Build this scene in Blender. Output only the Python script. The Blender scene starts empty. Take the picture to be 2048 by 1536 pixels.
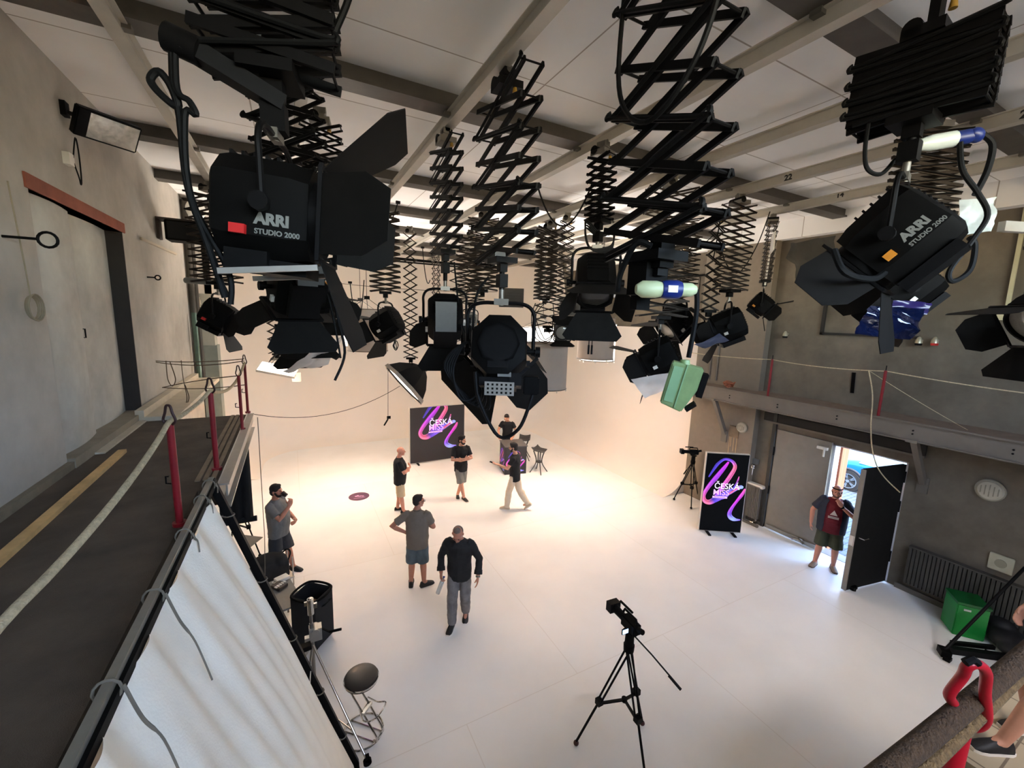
import bpy, bmesh, math, random
from mathutils import Vector, Matrix, Euler
random.seed(7)
PI = math.pi
sc = bpy.context.scene
C = sc.collection

# ------------------------------------------------------------------ camera
FPX, CX, CY, H = 829.0, 1024.0, 768.0, 5.0
_v1 = Vector((580 - CX, 622 - CY, FPX)); _v2 = Vector((2600 - CX, 685 - CY, FPX))
RY = _v1.normalized(); RX = (_v2 - RY * _v2.dot(RY)).normalized(); RZ = RX.cross(RY)
cam_d = bpy.data.cameras.new('camera'); cam = bpy.data.objects.new('camera', cam_d); C.objects.link(cam)
cam_d.sensor_fit = 'HORIZONTAL'; cam_d.sensor_width = 36.0; cam_d.lens = FPX / 2048.0 * 36.0
cam_d.clip_start = 0.05; cam_d.clip_end = 300
cam.matrix_world = Matrix(((RX.x, -RX.y, -RX.z, 0), (RY.x, -RY.y, -RY.z, 0), (RZ.x, -RZ.y, -RZ.z, H), (0, 0, 0, 1)))
sc.camera = cam
# ------------------------------------------------------------------ view
sc.view_settings.view_transform = 'Standard'; sc.view_settings.look = 'None'
sc.view_settings.gamma = 1.0; sc.view_settings.use_curve_mapping = False
sc.view_settings.exposure = 0.84
sc.cycles.diffuse_bounces = 12; sc.cycles.max_bounces = 16
# ------------------------------------------------------------------ sky and sun (daylight comes in through the street door and the added windows)
world = bpy.data.worlds.new('world'); sc.world = world; world.use_nodes = True
_n = world.node_tree.nodes; _n.clear()
_o = _n.new('ShaderNodeOutputWorld'); _b = _n.new('ShaderNodeBackground'); _s = _n.new('ShaderNodeTexSky')
_s.sky_type = 'NISHITA'; _s.sun_disc = False; _s.sun_elevation = math.radians(50); _s.sun_rotation = math.radians(200)
_b.inputs[1].default_value = 2.0
world.node_tree.links.new(_s.outputs[0], _b.inputs[0]); world.node_tree.links.new(_b.outputs[0], _o.inputs[0])
sun_d = bpy.data.lights.new('sun', 'SUN'); sun_d.energy = 5.0; sun_d.angle = 0.01; sun_d.color = (1, .96, .9)
sun = bpy.data.objects.new('sun', sun_d); C.objects.link(sun); sun.location = (20, 0, 15)
sun.rotation_euler = (math.radians(28), math.radians(-24), 0)
# light strengths of the studio lamps (used by their builders below)
LANTERN_W = 1.8
LANTERN_TOP_W = 26.0
PANEL_W = 5.0
SOFTBOX_W = 4.0

# ------------------------------------------------------------------ picking real points: a pixel's sight line met with a real plane
def ray(px, py):
    c = Vector((px - CX, py - CY, FPX))
    return Vector((RX.dot(c), RY.dot(c), RZ.dot(c)))
def onZ(px, py, z=0.0):
    d = ray(px, py); t = (z - H) / d.z; return Vector((d.x * t, d.y * t, z))
def onX(px, py, x):
    d = ray(px, py); t = x / d.x; return Vector((x, d.y * t, H + d.z * t))
def atD(px, py, dep):
    d = ray(px, py); t = dep / FPX; return Vector((d.x * t, d.y * t, H + d.z * t))
RIGHT = Vector((.8844, -.4668, 0)); FWD = Vector((.4668, .8844, 0))
def cdir(r, f, u=0.0):
    return (RIGHT * r + FWD * f + Vector((0, 0, u))).normalized()
def yaw_of(d):
    return math.atan2(-d.x, d.y)

# ------------------------------------------------------------------ materials
def lin(c):
    return tuple((x / 12.92 if x <= .04045 else ((x + .055) / 1.055) ** 2.4) for x in c)
MATS = {}
def mat(name, rgb, rough=.6, metal=0.0, var=0.0, vscale=6.0, bump=0.0, bscale=60.0, emit=0.0, trans=0.0, alpha=1.0, ecol=None, spec=None):
    if name in MATS: return MATS[name]
    m = bpy.data.materials.new(name); m.use_nodes = True; MATS[name] = m
    nt = m.node_tree; p = nt.nodes['Principled BSDF']
    col = lin([x / 255 for x in rgb])
    p.inputs['Base Color'].default_value = (*col, 1); p.inputs['Roughness'].default_value = rough; p.inputs['Metallic'].default_value = metal
    if spec is not None: p.inputs['Specular IOR Level'].default_value = spec
    if trans: p.inputs['Transmission Weight'].default_value = trans
    if alpha < 1: p.inputs['Alpha'].default_value = alpha
    if emit:
        p.inputs['Emission Color'].default_value = (*(lin([x / 255 for x in ecol]) if ecol else col), 1); p.inputs['Emission Strength'].default_value = emit
    if var or bump:
        tc = nt.nodes.new('ShaderNodeTexCoord')
    if var:
        nz = nt.nodes.new('ShaderNodeTexNoise'); nz.inputs['Scale'].default_value = vscale; nz.inputs['Detail'].default_value = 6
        nz.inputs['Roughness'].default_value = .6
        nt.links.new(tc.outputs['Object'], nz.inputs['Vector'])
        cr = nt.nodes.new('ShaderNodeValToRGB')
        cr.color_ramp.elements[0].position = .3; cr.color_ramp.elements[1].position = .7
        cr.color_ramp.elements[0].color = (*[max(0, x * (1 - var)) for x in col], 1)
        cr.color_ramp.elements[1].color = (*[min(1, x * (1 + var)) for x in col], 1)
        nt.links.new(nz.outputs['Fac'], cr.inputs['Fac']); nt.links.new(cr.outputs['Color'], p.inputs['Base Color'])
    if bump:
        n2 = nt.nodes.new('ShaderNodeTexNoise'); n2.inputs['Scale'].default_value = bscale; n2.inputs['Detail'].default_value = 4
        bp = nt.nodes.new('ShaderNodeBump'); bp.inputs['Strength'].default_value = bump; bp.inputs['Distance'].default_value = .02
        nt.links.new(tc.outputs['Object'], n2.inputs['Vector']); nt.links.new(n2.outputs['Fac'], bp.inputs['Height']); nt.links.new(bp.outputs['Normal'], p.inputs['Normal'])
    return m

BLACK = mat('black_paint', (11, 10, 9), .6, var=.25, vscale=9, spec=.08)
BLACKM = mat('black_metal', (14, 13, 13), .5, .0, var=.2, vscale=20, spec=.1)
CABLE = mat('black_rubber', (13, 13, 13), .6, var=.15, spec=.15)
GREYM = mat('grey_metal', (120, 116, 108), .4, .6, var=.12)
CHROME = mat('chrome', (210, 208, 204), .15, 1.0, var=.03)
ALU = mat('aluminium', (188, 184, 176), .38, .75, var=.08)
RED = mat('red_enamel', (128, 18, 28), .4, var=.15, vscale=14)
ROPE = mat('rope_fibre', (196, 180, 146), .9, var=.25, vscale=40, bump=.6, bscale=120)
ROPEB = mat('brown_rope_fibre', (72, 53, 33), .95, var=.35, vscale=60, bump=.8, bscale=150)
WHITEP = mat('white_plastic', (222, 220, 212), .5, var=.05)
GREYP = mat('grey_plastic', (112, 112, 108), .5, var=.1)
YELLOW = mat('yellow_brass', (190, 150, 60), .4, .3, var=.2)
ORANGE = mat('orange_plastic', (206, 130, 36), .45, var=.1)
BLUEP = mat('blue_plastic', (16, 36, 104), .4, var=.1)
REDP = mat('red_plastic', (196, 34, 34), .4, var=.1)
PALEGR = mat('pale_green_plastic', (176, 188, 148), .45, var=.08)
GREENB = mat('mint_green_paint', (124, 150, 98), .45, var=.14, vscale=12)
DOORG = mat('door_grey_paint', (26, 25, 23), .8, var=.15, spec=.15)
LEAF = mat('barn_door_paint', (23, 21, 19), .65, var=.2, vscale=8, spec=.1)

# ------------------------------------------------------------------ mesh builder
class MB:
    def __init__(s, M=None):
        s.v = []; s.f = []; s.fm = []; s.mi = 0; s.M = M or Matrix(); s.sm = []
    def add(s, vs, fs, smooth=False):
        b = len(s.v)
        s.v += [s.M @ Vector(v) for v in vs]
        for f in fs: s.f.append([b + i for i in f]); s.fm.append(s.mi); s.sm.append(smooth)
        return s
    def box(s, c, d, R=None):
        hx, hy, hz = d[0] / 2, d[1] / 2, d[2] / 2
        vs = [Vector((x, y, z)) for x in (-hx, hx) for y in (-hy, hy) for z in (-hz, hz)]
        if R is not None: vs = [R @ v for v in vs]
        c = Vector(c)
        return s.add([c + v for v in vs], [(0, 1, 3, 2), (4, 6, 7, 5), (0, 4, 5, 1), (2, 3, 7, 6), (0, 2, 6, 4), (1, 5, 7, 3)])
    def bx(s, a, b):
        return s.box([(a[i] + b[i]) / 2 for i in range(3)], [abs(b[i] - a[i]) for i in range(3)])
    def bar(s, p, q, w, t, up=(0, 0, 1)):
        p, q = Vector(p), Vector(q); d = (q - p); L = d.length; d.normalize(); u = Vector(up)
        a = d.cross(u)
        if a.length < 1e-4: a = d.cross(Vector((1, 0, 0)))
        a.normalize(); b = a.cross(d)
        R = Matrix((a, d, b)).transposed()
        return s.box((p + q) / 2, (w, L, t), R)
    def rings(s, rs, closed=False, caps=True, smooth=True):
        n = len(rs[0]); vs = [v for r in rs for v in r]; fs = []
        m = len(rs)
        for i in range(m if closed else m - 1):
            for j in range(n):
                a = i * n + j; b = i * n + (j + 1) % n; c = ((i + 1) % m) * n + (j + 1) % n; d = ((i + 1) % m) * n + j
                fs.append((a, b, c, d))
        s.add(vs, fs, smooth)
        if caps and not closed:
            s.add(rs[0], [tuple(range(n))]); s.add(rs[-1], [tuple(range(n))[::-1]])
        return s
    def ring(s, c, a, b, n=12):
        c, a, b = Vector(c), Vector(a), Vector(b)
        return [c + a * math.cos(2 * PI * i / n) + b * math.sin(2 * PI * i / n) for i in range(n)]
    def cyl(s, p, q, r0, r1=None, n=14, caps=True):
        p, q = Vector(p), Vector(q); d = (q - p).normalized(); r1 = r0 if r1 is None else r1
        a = d.orthogonal().normalized(); b = d.cross(a)
        return s.rings([s.ring(p, a * r0, b * r0, n), s.ring(q, a * r1, b * r1, n)], caps=caps)
    def tube(s, pts, r, n=8, closed=False):
        pts = [Vector(p) for p in pts]; rs = []; m = len(pts)
        a = None
        for i, p in enumerate(pts):
            if closed: d = pts[(i + 1) % m] - pts[i - 1]
            else: d = pts[min(i + 1, m - 1)] - pts[max(i - 1, 0)]
            if d.length < 1e-9: d = Vector((0, 0, 1))
            d.normalize()
            if a is None: a = d.orthogonal().normalized()
            a = (a - d * a.dot(d))
            if a.length < 1e-5: a = d.orthogonal()
            a.normalize(); b = d.cross(a)
            rr = r[i] if isinstance(r, (list, tuple)) else r
            rs.append(s.ring(p, a * rr, b * rr, n))
        return s.rings(rs, closed=closed)
    def ell(s, c, r, n=14, m=9, R=None):
        vs = []; c = Vector(c)
        rs = []
        for i in range(m + 1):
            t = PI * i / m; t = min(max(t, .02), PI - .02)
            rg = []
            for j in range(n):
                p = 2 * PI * j / n
                v = Vector((r[0] * math.sin(t) * math.cos(p), r[1] * math.sin(t) * math.sin(p), -r[2] * math.cos(t)))
                if R is not None: v = R @ v
                rg.append(c + v)
            rs.append(rg)
        return s.rings(rs)
    def prism(s, poly, off):
        off = Vector(off); n = len(poly); a = [Vector(p) for p in poly]; b = [p + off for p in a]
        fs = [tuple(range(n))[::-1], tuple(range(n, 2 * n))] + [(i, (i + 1) % n, n + (i + 1) % n, n + i) for i in range(n)]
        return s.add(a + b, fs)
    def lathe(s, prof, c=(0, 0, 0), n=24, axis='Z', caps=True):
        c = Vector(c); rs = []
        for (r, h) in prof:
            if axis == 'Z': rs.append(s.ring(c + Vector((0, 0, h)), (r, 0, 0), (0, r, 0), n))
            elif axis == 'Y': rs.append(s.ring(c + Vector((0, h, 0)), (r, 0, 0), (0, 0, r), n))
            else: rs.append(s.ring(c + Vector((h, 0, 0)), (0, r, 0), (0, 0, r), n))
        return s.rings(rs, caps=caps)
    def build(s, name, m, parent=None, world=False, fix=True, ang=.7, bevel=0.0, loc=None):
        vs = s.v
        if parent is not None and world:
            inv = parent.matrix_basis.inverted()
            if parent.parent is not None: inv = inv @ parent.parent.matrix_basis.inverted()
            vs = [inv @ v for v in vs]
        if loc is not None:
            L = Vector(loc); vs = [v - L for v in vs]
        me = bpy.data.meshes.new(name); me.from_pydata([tuple(v) for v in vs], [], s.f); me.update()
        ms = m if isinstance(m, (list, tuple)) else [m]
        for x in ms: me.materials.append(x)
        me.polygons.foreach_set('material_index', s.fm)
        if fix:
            bm = bmesh.new(); bm.from_mesh(me); bmesh.ops.remove_doubles(bm, verts=bm.verts, dist=1e-6)
            bmesh.ops.recalc_face_normals(bm, faces=bm.faces)
            if bevel: bmesh.ops.bevel(bm, geom=[e for e in bm.edges if len(e.link_faces) == 2 and e.calc_face_angle(0) > .6], offset=bevel, segments=2, affect='EDGES')
            bm.to_mesh(me); bm.free()
        me.polygons.foreach_set('use_smooth', [True] * len(me.polygons)); me.set_sharp_from_angle(angle=ang)
        o = bpy.data.objects.new(name, me); C.objects.link(o)
        if parent is not None: o.parent = parent
        if loc is not None: o.location = loc
        return o

def tag(o, label, cat, group=None, kind=None):
    o['label'] = label; o['category'] = cat
    if group: o['group'] = group
    if kind: o['kind'] = kind
    return o
def thing(name, label, cat, loc=(0, 0, 0), rz=0.0, group=None):
    o = bpy.data.objects.new(name, None); C.objects.link(o); o.empty_display_size = .1
    o.location = loc; o.rotation_euler = (0, 0, rz)
    return tag(o, label, cat, group)
def struct(o):
    o['kind'] = 'structure'; return o
def copy_thing(o, loc, rz=None, label=None):
    c = o.copy(); C.objects.link(c); c.location = loc
    if rz is not None: c.rotation_euler = (0, 0, rz)
    if label: c['label'] = label
    def rec(src, dst):
        for ch in list(src.children):
            d = ch.copy(); C.objects.link(d); d.parent = dst; rec(ch, d)
    rec(o, c)
    return c
def catmull(pts, k=8, closed=False):
    pts = [Vector(p) for p in pts]; out = []; n = len(pts)
    for i in range(n if closed else n - 1):
        if closed: p0, p1, p2, p3 = pts[i - 1], pts[i], pts[(i + 1) % n], pts[(i + 2) % n]
        else: p0, p1, p2, p3 = pts[max(i - 1, 0)], pts[i], pts[i + 1], pts[min(i + 2, n - 1)]
        for j in range(k):
            t = j / k
            out.append(.5 * ((2 * p1) + (p2 - p0) * t + (2 * p0 - 5 * p1 + 4 * p2 - p3) * t * t + (3 * p1 - p0 - 3 * p2 + p3) * t ** 3))
    if not closed: out.append(pts[-1])
    return out
def sag(a, b, s, n=14):
    a, b = Vector(a), Vector(b)
    return [a.lerp(b, i / n) - Vector((0, 0, s * 4 * (i / n) * (1 - i / n))) for i in range(n + 1)]
def text_part(name, body, m, parent, M, size, bold=0.0, ext=.001, align='LEFT', sx=1.0):
    cu = bpy.data.curves.new(name, 'FONT'); cu.body = body; cu.size = size; cu.extrude = ext; cu.offset = bold; cu.align_x = align
    cu.resolution_u = 3
    t = bpy.data.objects.new('tmp', cu); C.objects.link(t)
    dg = bpy.context.evaluated_depsgraph_get(); me = bpy.data.meshes.new_from_object(t.evaluated_get(dg))
    bpy.data.objects.remove(t); bpy.data.curves.remove(cu)
    me.transform(M @ Matrix.Diagonal((sx, 1, 1, 1)))
    me.materials.clear(); me.materials.append(m); me.name = name
    o = bpy.data.objects.new(name, me); C.objects.link(o); o.parent = parent
    return o
def baked(o, mods):
    for kind, kw in mods:
        md = o.modifiers.new(kind.lower(), kind)
        for k, v in kw.items(): setattr(md, k, v)
    dg = bpy.context.evaluated_depsgraph_get(); me = bpy.data.meshes.new_from_object(o.evaluated_get(dg))
    old = o.data; o.modifiers.clear(); o.data = me; bpy.data.meshes.remove(old)
    me.polygons.foreach_set('use_smooth', [True] * len(me.polygons))
    return o
# ================================================================== ROOM SHELL
ZG, XL, XR, YB, ZC = 3.4, -2.0, 10.33, 17.5, 7.4
def plaster(name, rgb, stain, sscale=.8, bump=.25, amt=.55):
    m = bpy.data.materials.new(name); m.use_nodes = True; nt = m.node_tree; p = nt.nodes['Principled BSDF']; L = nt.links
    p.inputs['Roughness'].default_value = .85
    tc = nt.nodes.new('ShaderNodeTexCoord')
    n1 = nt.nodes.new('ShaderNodeTexNoise'); n1.inputs['Scale'].default_value = sscale; n1.inputs['Detail'].default_value = 8; n1.inputs['Roughness'].default_value = .62
    n2 = nt.nodes.new('ShaderNodeTexNoise'); n2.inputs['Scale'].default_value = sscale * 9; n2.inputs['Detail'].default_value = 5
    for n in (n1, n2): L.new(tc.outputs['Object'], n.inputs['Vector'])
    r = nt.nodes.new('ShaderNodeValToRGB'); r.color_ramp.elements[0].position = .38; r.color_ramp.elements[1].position = .66
    L.new(n1.outputs['Fac'], r.inputs['Fac'])
    mx = nt.nodes.new('ShaderNodeMix'); mx.data_type = 'RGBA'
    mx.inputs['A'].default_value = (*lin([c / 255 for c in rgb]), 1); mx.inputs['B'].default_value = (*lin([c / 255 for c in stain]), 1)
    mu = nt.nodes.new('ShaderNodeMath'); mu.operation = 'MULTIPLY'; mu.inputs[1].default_value = amt
    L.new(r.outputs['Color'], mu.inputs[0]); L.new(mu.outputs[0], mx.inputs['Factor'])
    m2 = nt.nodes.new('ShaderNodeMix'); m2.data_type = 'RGBA'; m2.blend_type = 'MULTIPLY'; m2.inputs['Factor'].default_value = .35
    L.new(mx.outputs['Result'], m2.inputs['A']); L.new(n2.outputs['Color'], m2.inputs['B']); 
    hs = nt.nodes.new('ShaderNodeValToRGB'); hs.color_ramp.elements[0].position = .25; hs.color_ramp.elements[0].color = (.6, .6, .6, 1)
    L.new(n2.outputs['Fac'], hs.inputs['Fac']); L.new(hs.outputs['Color'], m2.inputs['B'])
    L.new(m2.outputs['Result'], p.inputs['Base Color'])
    bp = nt.nodes.new('ShaderNodeBump'); bp.inputs['Strength'].default_value = bump; bp.inputs['Distance'].default_value = .02
    L.new(n2.outputs['Fac'], bp.inputs['Height']); L.new(bp.outputs['Normal'], p.inputs['Normal'])
    return m
def seamed(name, rgb, bw, bh, line, seam=.004, off=0.0, rough=.6, var=.04, sq=1.0, offset=(0, 0, 0)):
    m = bpy.data.materials.new(name); m.use_nodes = True; nt = m.node_tree; p = nt.nodes['Principled BSDF']; L = nt.links
    p.inputs['Roughness'].default_value = rough
    tc = nt.nodes.new('ShaderNodeTexCoord'); mp = nt.nodes.new('ShaderNodeMapping'); mp.inputs['Location'].default_value = offset
    L.new(tc.outputs['Object'], mp.inputs['Vector'])
    b = nt.nodes.new('ShaderNodeTexBrick'); b.offset = off; b.squash = sq; b.inputs['Scale'].default_value = 1
    b.inputs['Brick Width'].default_value = bw; b.inputs['Row Height'].default_value = bh; b.inputs['Mortar Size'].default_value = seam; b.inputs['Mortar Smooth'].default_value = .3
    col = lin([c / 255 for c in rgb])
    b.inputs['Color1'].default_value = (*col, 1); b.inputs['Color2'].default_value = (*[c * (1 - var) for c in col], 1); b.inputs['Mortar'].default_value = (*lin([c / 255 for c in line]), 1)
    L.new(mp.outputs['Vector'], b.inputs['Vector'])
    n = nt.nodes.new('ShaderNodeTexNoise'); n.inputs['Scale'].default_value = .9; n.inputs['Detail'].default_value = 8; L.new(tc.outputs['Object'], n.inputs['Vector'])
    r = nt.nodes.new('ShaderNodeValToRGB'); r.color_ramp.elements[0].position = .3; r.color_ramp.elements[0].color = (.86, .86, .86, 1); r.color_ramp.elements[1].position = .6
    L.new(n.outputs['Fac'], r.inputs['Fac'])
    mx = nt.nodes.new('ShaderNodeMix'); mx.data_type = 'RGBA'; mx.blend_type = 'MULTIPLY'; mx.inputs['Factor'].default_value = .5
    L.new(b.outputs['Color'], mx.inputs['A']); L.new(r.outputs['Color'], mx.inputs['B']); L.new(mx.outputs['Result'], p.inputs['Base Color'])
    return m
M_FLOOR = seamed('studio_floor_paint', (236, 235, 232), 3.4, 4.1, (222, 218, 212), seam=.006, off=.5, rough=.42)
M_CEIL = seamed('ceiling_board', (247, 246, 243), 2.75, 1.44, (176, 168, 158), seam=.009, rough=.8, offset=(.3, .25, 0))
M_CYC = mat('cyclorama_paint', (233, 225, 216), .8, var=.02, vscale=.6)
M_LWALL = plaster('left_wall_plaster', (194, 189, 179), (136, 130, 119), .7)
M_RWALL = plaster('right_wall_paint', (102, 93, 80), (150, 138, 120), .9, amt=.5)
M_NEAR = plaster('near_wall_paint', (92, 88, 80), (70, 66, 60), .7)

b = MB(); b.bx((XL - .3, -3.2, -.2), (XR + .02, YB + .3, 0)); struct(b.build('floor', M_FLOOR))
b = MB(); b.bx((XL - .3, -3.2, ZC), (XR + .3, YB + .3, ZC + .2)); struct(b.build('ceiling', M_CEIL))
# left wall with a recessed sliding-door opening
DY0, DY1, DZ1 = 5.46, 7.80, 6.0
b = MB()
b.bx((XL - .6, -3.2, 0), (XL, DY0, ZC)); b.bx((XL - .6, DY1, 0), (XL, YB + .3, ZC))
b.bx((XL - .6, DY0, DZ1), (XL, DY1, ZC)); b.bx((XL - .6, DY0, 0), (XL, DY1, ZG)); b.bx((XL - .6, DY0, ZG), (XL - .2, DY1, DZ1))
struct(b.build('wall_left', M_LWALL))
# right wall with the street door opening
RY0, RY1, RZ1 = 3.13, 5.58, 2.5
b = MB()
b.bx((XR, -3.2, 0), (XR + .28, RY0, ZC)); b.bx((XR, RY1, 0), (XR + .28, YB + .3, ZC)); b.bx((XR, RY0, RZ1), (XR + .28, RY1, ZC))
struct(b.build('wall_right', M_RWALL))
# front wall behind the camera with a band of windows added for fill daylight
WX0, WX1, WZ0, WZ1 = -.6, 7.4, 5.5, 6.9
b = MB(); b.bx((XL - .3, -3.2, 0), (XR + .28, -3.0, WZ0)); b.bx((XL - .3, -3.2, WZ1), (XR + .28, -3.0, ZC)); b.bx((XL - .3, -3.2, WZ0), (WX0, -3.0, WZ1)); b.bx((WX1, -3.2, WZ0), (XR + .28, -3.0, WZ1)); struct(b.build('wall_front', M_NEAR))
for i in range(4):
    x0 = WX0 + i * (WX1 - WX0) / 4; x1 = x0 + (WX1 - WX0) / 4; b = MB()
    b.bx((x0, -3.14, WZ0), (x1, -3.06, WZ0 + .06)); b.bx((x0, -3.14, WZ1 - .06), (x1, -3.06, WZ1)); b.bx((x0, -3.14, WZ0), (x0 + .06, -3.06, WZ1)); b.bx((x1 - .06, -3.14, WZ0), (x1, -3.06, WZ1)); b.bx((x0, -3.12, (WZ0 + WZ1) / 2 - .02), (x1, -3.08, (WZ0 + WZ1) / 2 + .02))
    struct(b.build('fill_window_%d' % (i + 1), mat('fill_window_frame_white', (214, 214, 210), .5)))
# pilaster and edge trims on the dark grey wall
b = MB(); b.bx((XR - .2, 6.05, 0), (XR, 7.9, 6.98)); struct(b.build('trim_1', plaster('pilaster_paint', (134, 123, 108), (150, 138, 122), .9, amt=.35)))
b = MB(); b.bx((XR - .22, -3, 6.98), (XR, 14.5, ZC)); struct(b.build('trim_2', M_CEIL))
# cyclorama: cove swept round from the dark grey wall, along the back and into the left corner
def cyc():
    path = [(XR - .04, 7.92)]
    path += [(XR - .04, 7.92 + i * (14.4 - 7.92) / 12) for i in range(1, 13)]
    R = 2.4
    path += [(XR - .04 - R + R * math.cos(a), YB - R + R * math.sin(a)) for a in [i * PI / 2 / 14 for i in range(15)]]
    path += [(XR - R - .04 - i * (XR - R - .04 - (XL + R)) / 16, YB) for i in range(1, 16)]
    path += [(XL + R - R * math.sin(a), YB - R + R * math.cos(a)) for a in [i * PI / 2 / 14 for i in range(15)]]
    path += [(XL, YB - R - i * .4) for i in range(1, 4)]
    r = 1.0; vs = []; fs = []; K = 12
    n = len(path)
    for i, (x, y) in enumerate(path):
        px, py = path[max(i - 1, 0)]; qx, qy = path[min(i + 1, n - 1)]
        d = Vector((qx - px, qy - py, 0)).normalized(); nn = Vector((-d.y, d.x, 0))
        top = 4.83 if y < 14.45 and x > 5 else ZC
        for k in range(K + 1):
            a = k * PI / 2 / K
            o = nn * (r - r * math.sin(a)); vs.append(Vector((x, y, .004 + r - r * math.cos(a))) + o)
        vs.append(Vector((x, y, top)))
    K2 = K + 2
    for i in range(n - 1):
        for k in range(K2 - 1):
            fs.append((i * K2 + k, (i + 1) * K2 + k, (i + 1) * K2 + k + 1, i * K2 + k + 1))
    c = len(vs); vs.append(Vector((XR - .04, 7.92, .002)))
    fs.append(tuple(range(0, K + 1)) + (c,))
    c = len(vs); vs.append(Vector((XL, path[-1][1], .002))); i = n - 1; fs.append(tuple(range(i * K2, i * K2 + K + 1))[::-1] + (c,))
    b = MB(); b.add(vs, fs); return b.build('wall_back', M_CYC)
struct(cyc())
# ceiling beams (dark steel, across) and the lighting rails (along)
M_BEAM = mat('dark_steel', (84, 78, 71), .5, .2, var=.15)
M_RAIL = mat('rail_white_paint', (190, 184, 172), .45, .15, var=.06)
for i, y in enumerate([1.97, 4.82, 7.7, 9.95, 12.1, 14.2, 16.2]):
    b = MB(); b.bx((XL, y - .09, 7.27), (XR - .22, y + .09, 7.4)); b.bx((XL, y - .13, 7.24), (XR - .22, y + .13, 7.27))
    struct(b.build('trim_%d' % (i + 3), M_BEAM))
RAILX = [-1.1, .2, 1.69, 3.48, 5.03, 6.6, 8.25]
RLAB = ['white ceiling lighting rail running along the plaster wall', 'white ceiling lighting rail behind the big side-on lamp',
        'white ceiling lighting rail that carries the octagonal backed lamp', 'white ceiling lighting rail over the middle carrying the softbox',
        'white ceiling lighting rail fourth from the dark grey wall', 'white ceiling lighting rail with the number 22 painted on it',
        'white ceiling lighting rail with the number 14, nearest the dark grey wall']
rails = []
for x, lb in zip(RAILX, RLAB):
    t = thing('lighting_rail', lb, 'rail', (x, 7, 7.1), 0, 'ceiling lighting rails')
    b = MB(); b.bx((-.055, -9.5, .0), (.055, 10, .012)); b.bx((-.012, -9.5, .012), (.012, 10, .13)); b.bx((-.055, -9.5, .13), (.055, 10, .14))
    b.build('rail_beam', M_RAIL, t)
    for k, y in enumerate((1.97, 4.82, 7.7, 9.95, 12.1, 14.2)):
        if k == 0: b = MB(); b.bx((-.075, -.04, .10), (.075, .04, .17)); o = b.build('beam_clamp', GREYM, t)
        else: o = bpy.data.objects.new('beam_clamp', o.data); C.objects.link(o); o.parent = t
        o.location = (0, y - 7, 0)
    rails.append(t)
def rail_number(px, py, txt, rail, x):
    p = onX(px, py, x - .0135); M = Matrix.Translation(p - rail.location) @ Matrix(((0, 0, -1, 0), (-1, 0, 0, 0), (0, 1, 0, 0), (0, 0, 0, 1)))
    text_part('painted_number', txt, mat('number_black', (40, 38, 36), .8), rail, M, .11, .004)
rail_number(1568, 362, '22', rails[5], 6.6); rail_number(1672, 396, '14', rails[6], 8.25); rail_number(2038, 238, '2', rails[5], 6.6)
t = thing('batten_pipe', 'dark horizontal pipe batten under the ceiling in front of the white back wall', 'pipe', (5.0, 16.4, 7.08))
MB().cyl((-2.6, 0, 0), (2.9, 0, 0), .05).build('main_pipe', BLACKM, t); MB().cyl((-2.6, 0, -.1), (2.9, 0, -.1), .03).build('thin_pipe', BLACKM, t)
tag(MB().tube(sag((0.6, 16.6, 6.1), (8.0, 16.6, 6.1), .12), .012).build('steel_cable', GREYM), 'thin cable strung across the white back wall below the pipe batten', 'cable')

# ------------------------------------------------------------------ carpeted gallery
M_CARP = mat('gallery_carpet', (86, 73, 59), .95, var=.3, vscale=3, bump=.5, bscale=200)
b = MB(); b.bx((XL, 4.36, ZG - .16), (-.66, 7.42, ZG)); b.bx((XL, -3.0, ZG - .16), (-.80, 4.36, ZG)); struct(b.build('floor', M_CARP))
b = MB(); b.bx((-.66, 4.42, ZG - .22), (-.655, 7.42, ZG + .03)); b.bx((-.66, 4.42, ZG - .22), (-.57, 7.42, ZG - .205)); b.bx((-.66, 4.42, ZG + .0), (-.57, 7.42, ZG + .015)); b.bx((-.60, 4.42, ZG - .11), (-.585, 7.42, ZG + .0))
tag(b.build('edge_profile', ALU), 'aluminium edge profile along the carpeted gallery floor', 'metal profile')
b = MB()
for i in range(3): b.bx((-.86 + i * .06, 4.6, ZG), (-.82 + i * .06, 7.4, ZG + .012))
tag(b.build('floor_strip', mat('strip_wood', (132, 112, 88), .8, var=.2)), 'worn wooden strips along the gallery edge behind the posts', 'strip')
# near gallery under the camera and the stair landing
b = MB(); b.bx((-.80, -3.0, ZG - .16), (3.6, .1, ZG)); struct(b.build('floor', M_CARP))
M_TILE = seamed('landing_tile', (176, 160, 132), .5, .5, (110, 96, 78), seam=.008, rough=.5)
b = MB(); b.bx((3.95, -3.0, 1.98), (5.6, .68, 2.1)); struct(b.build('floor', M_TILE))
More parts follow.
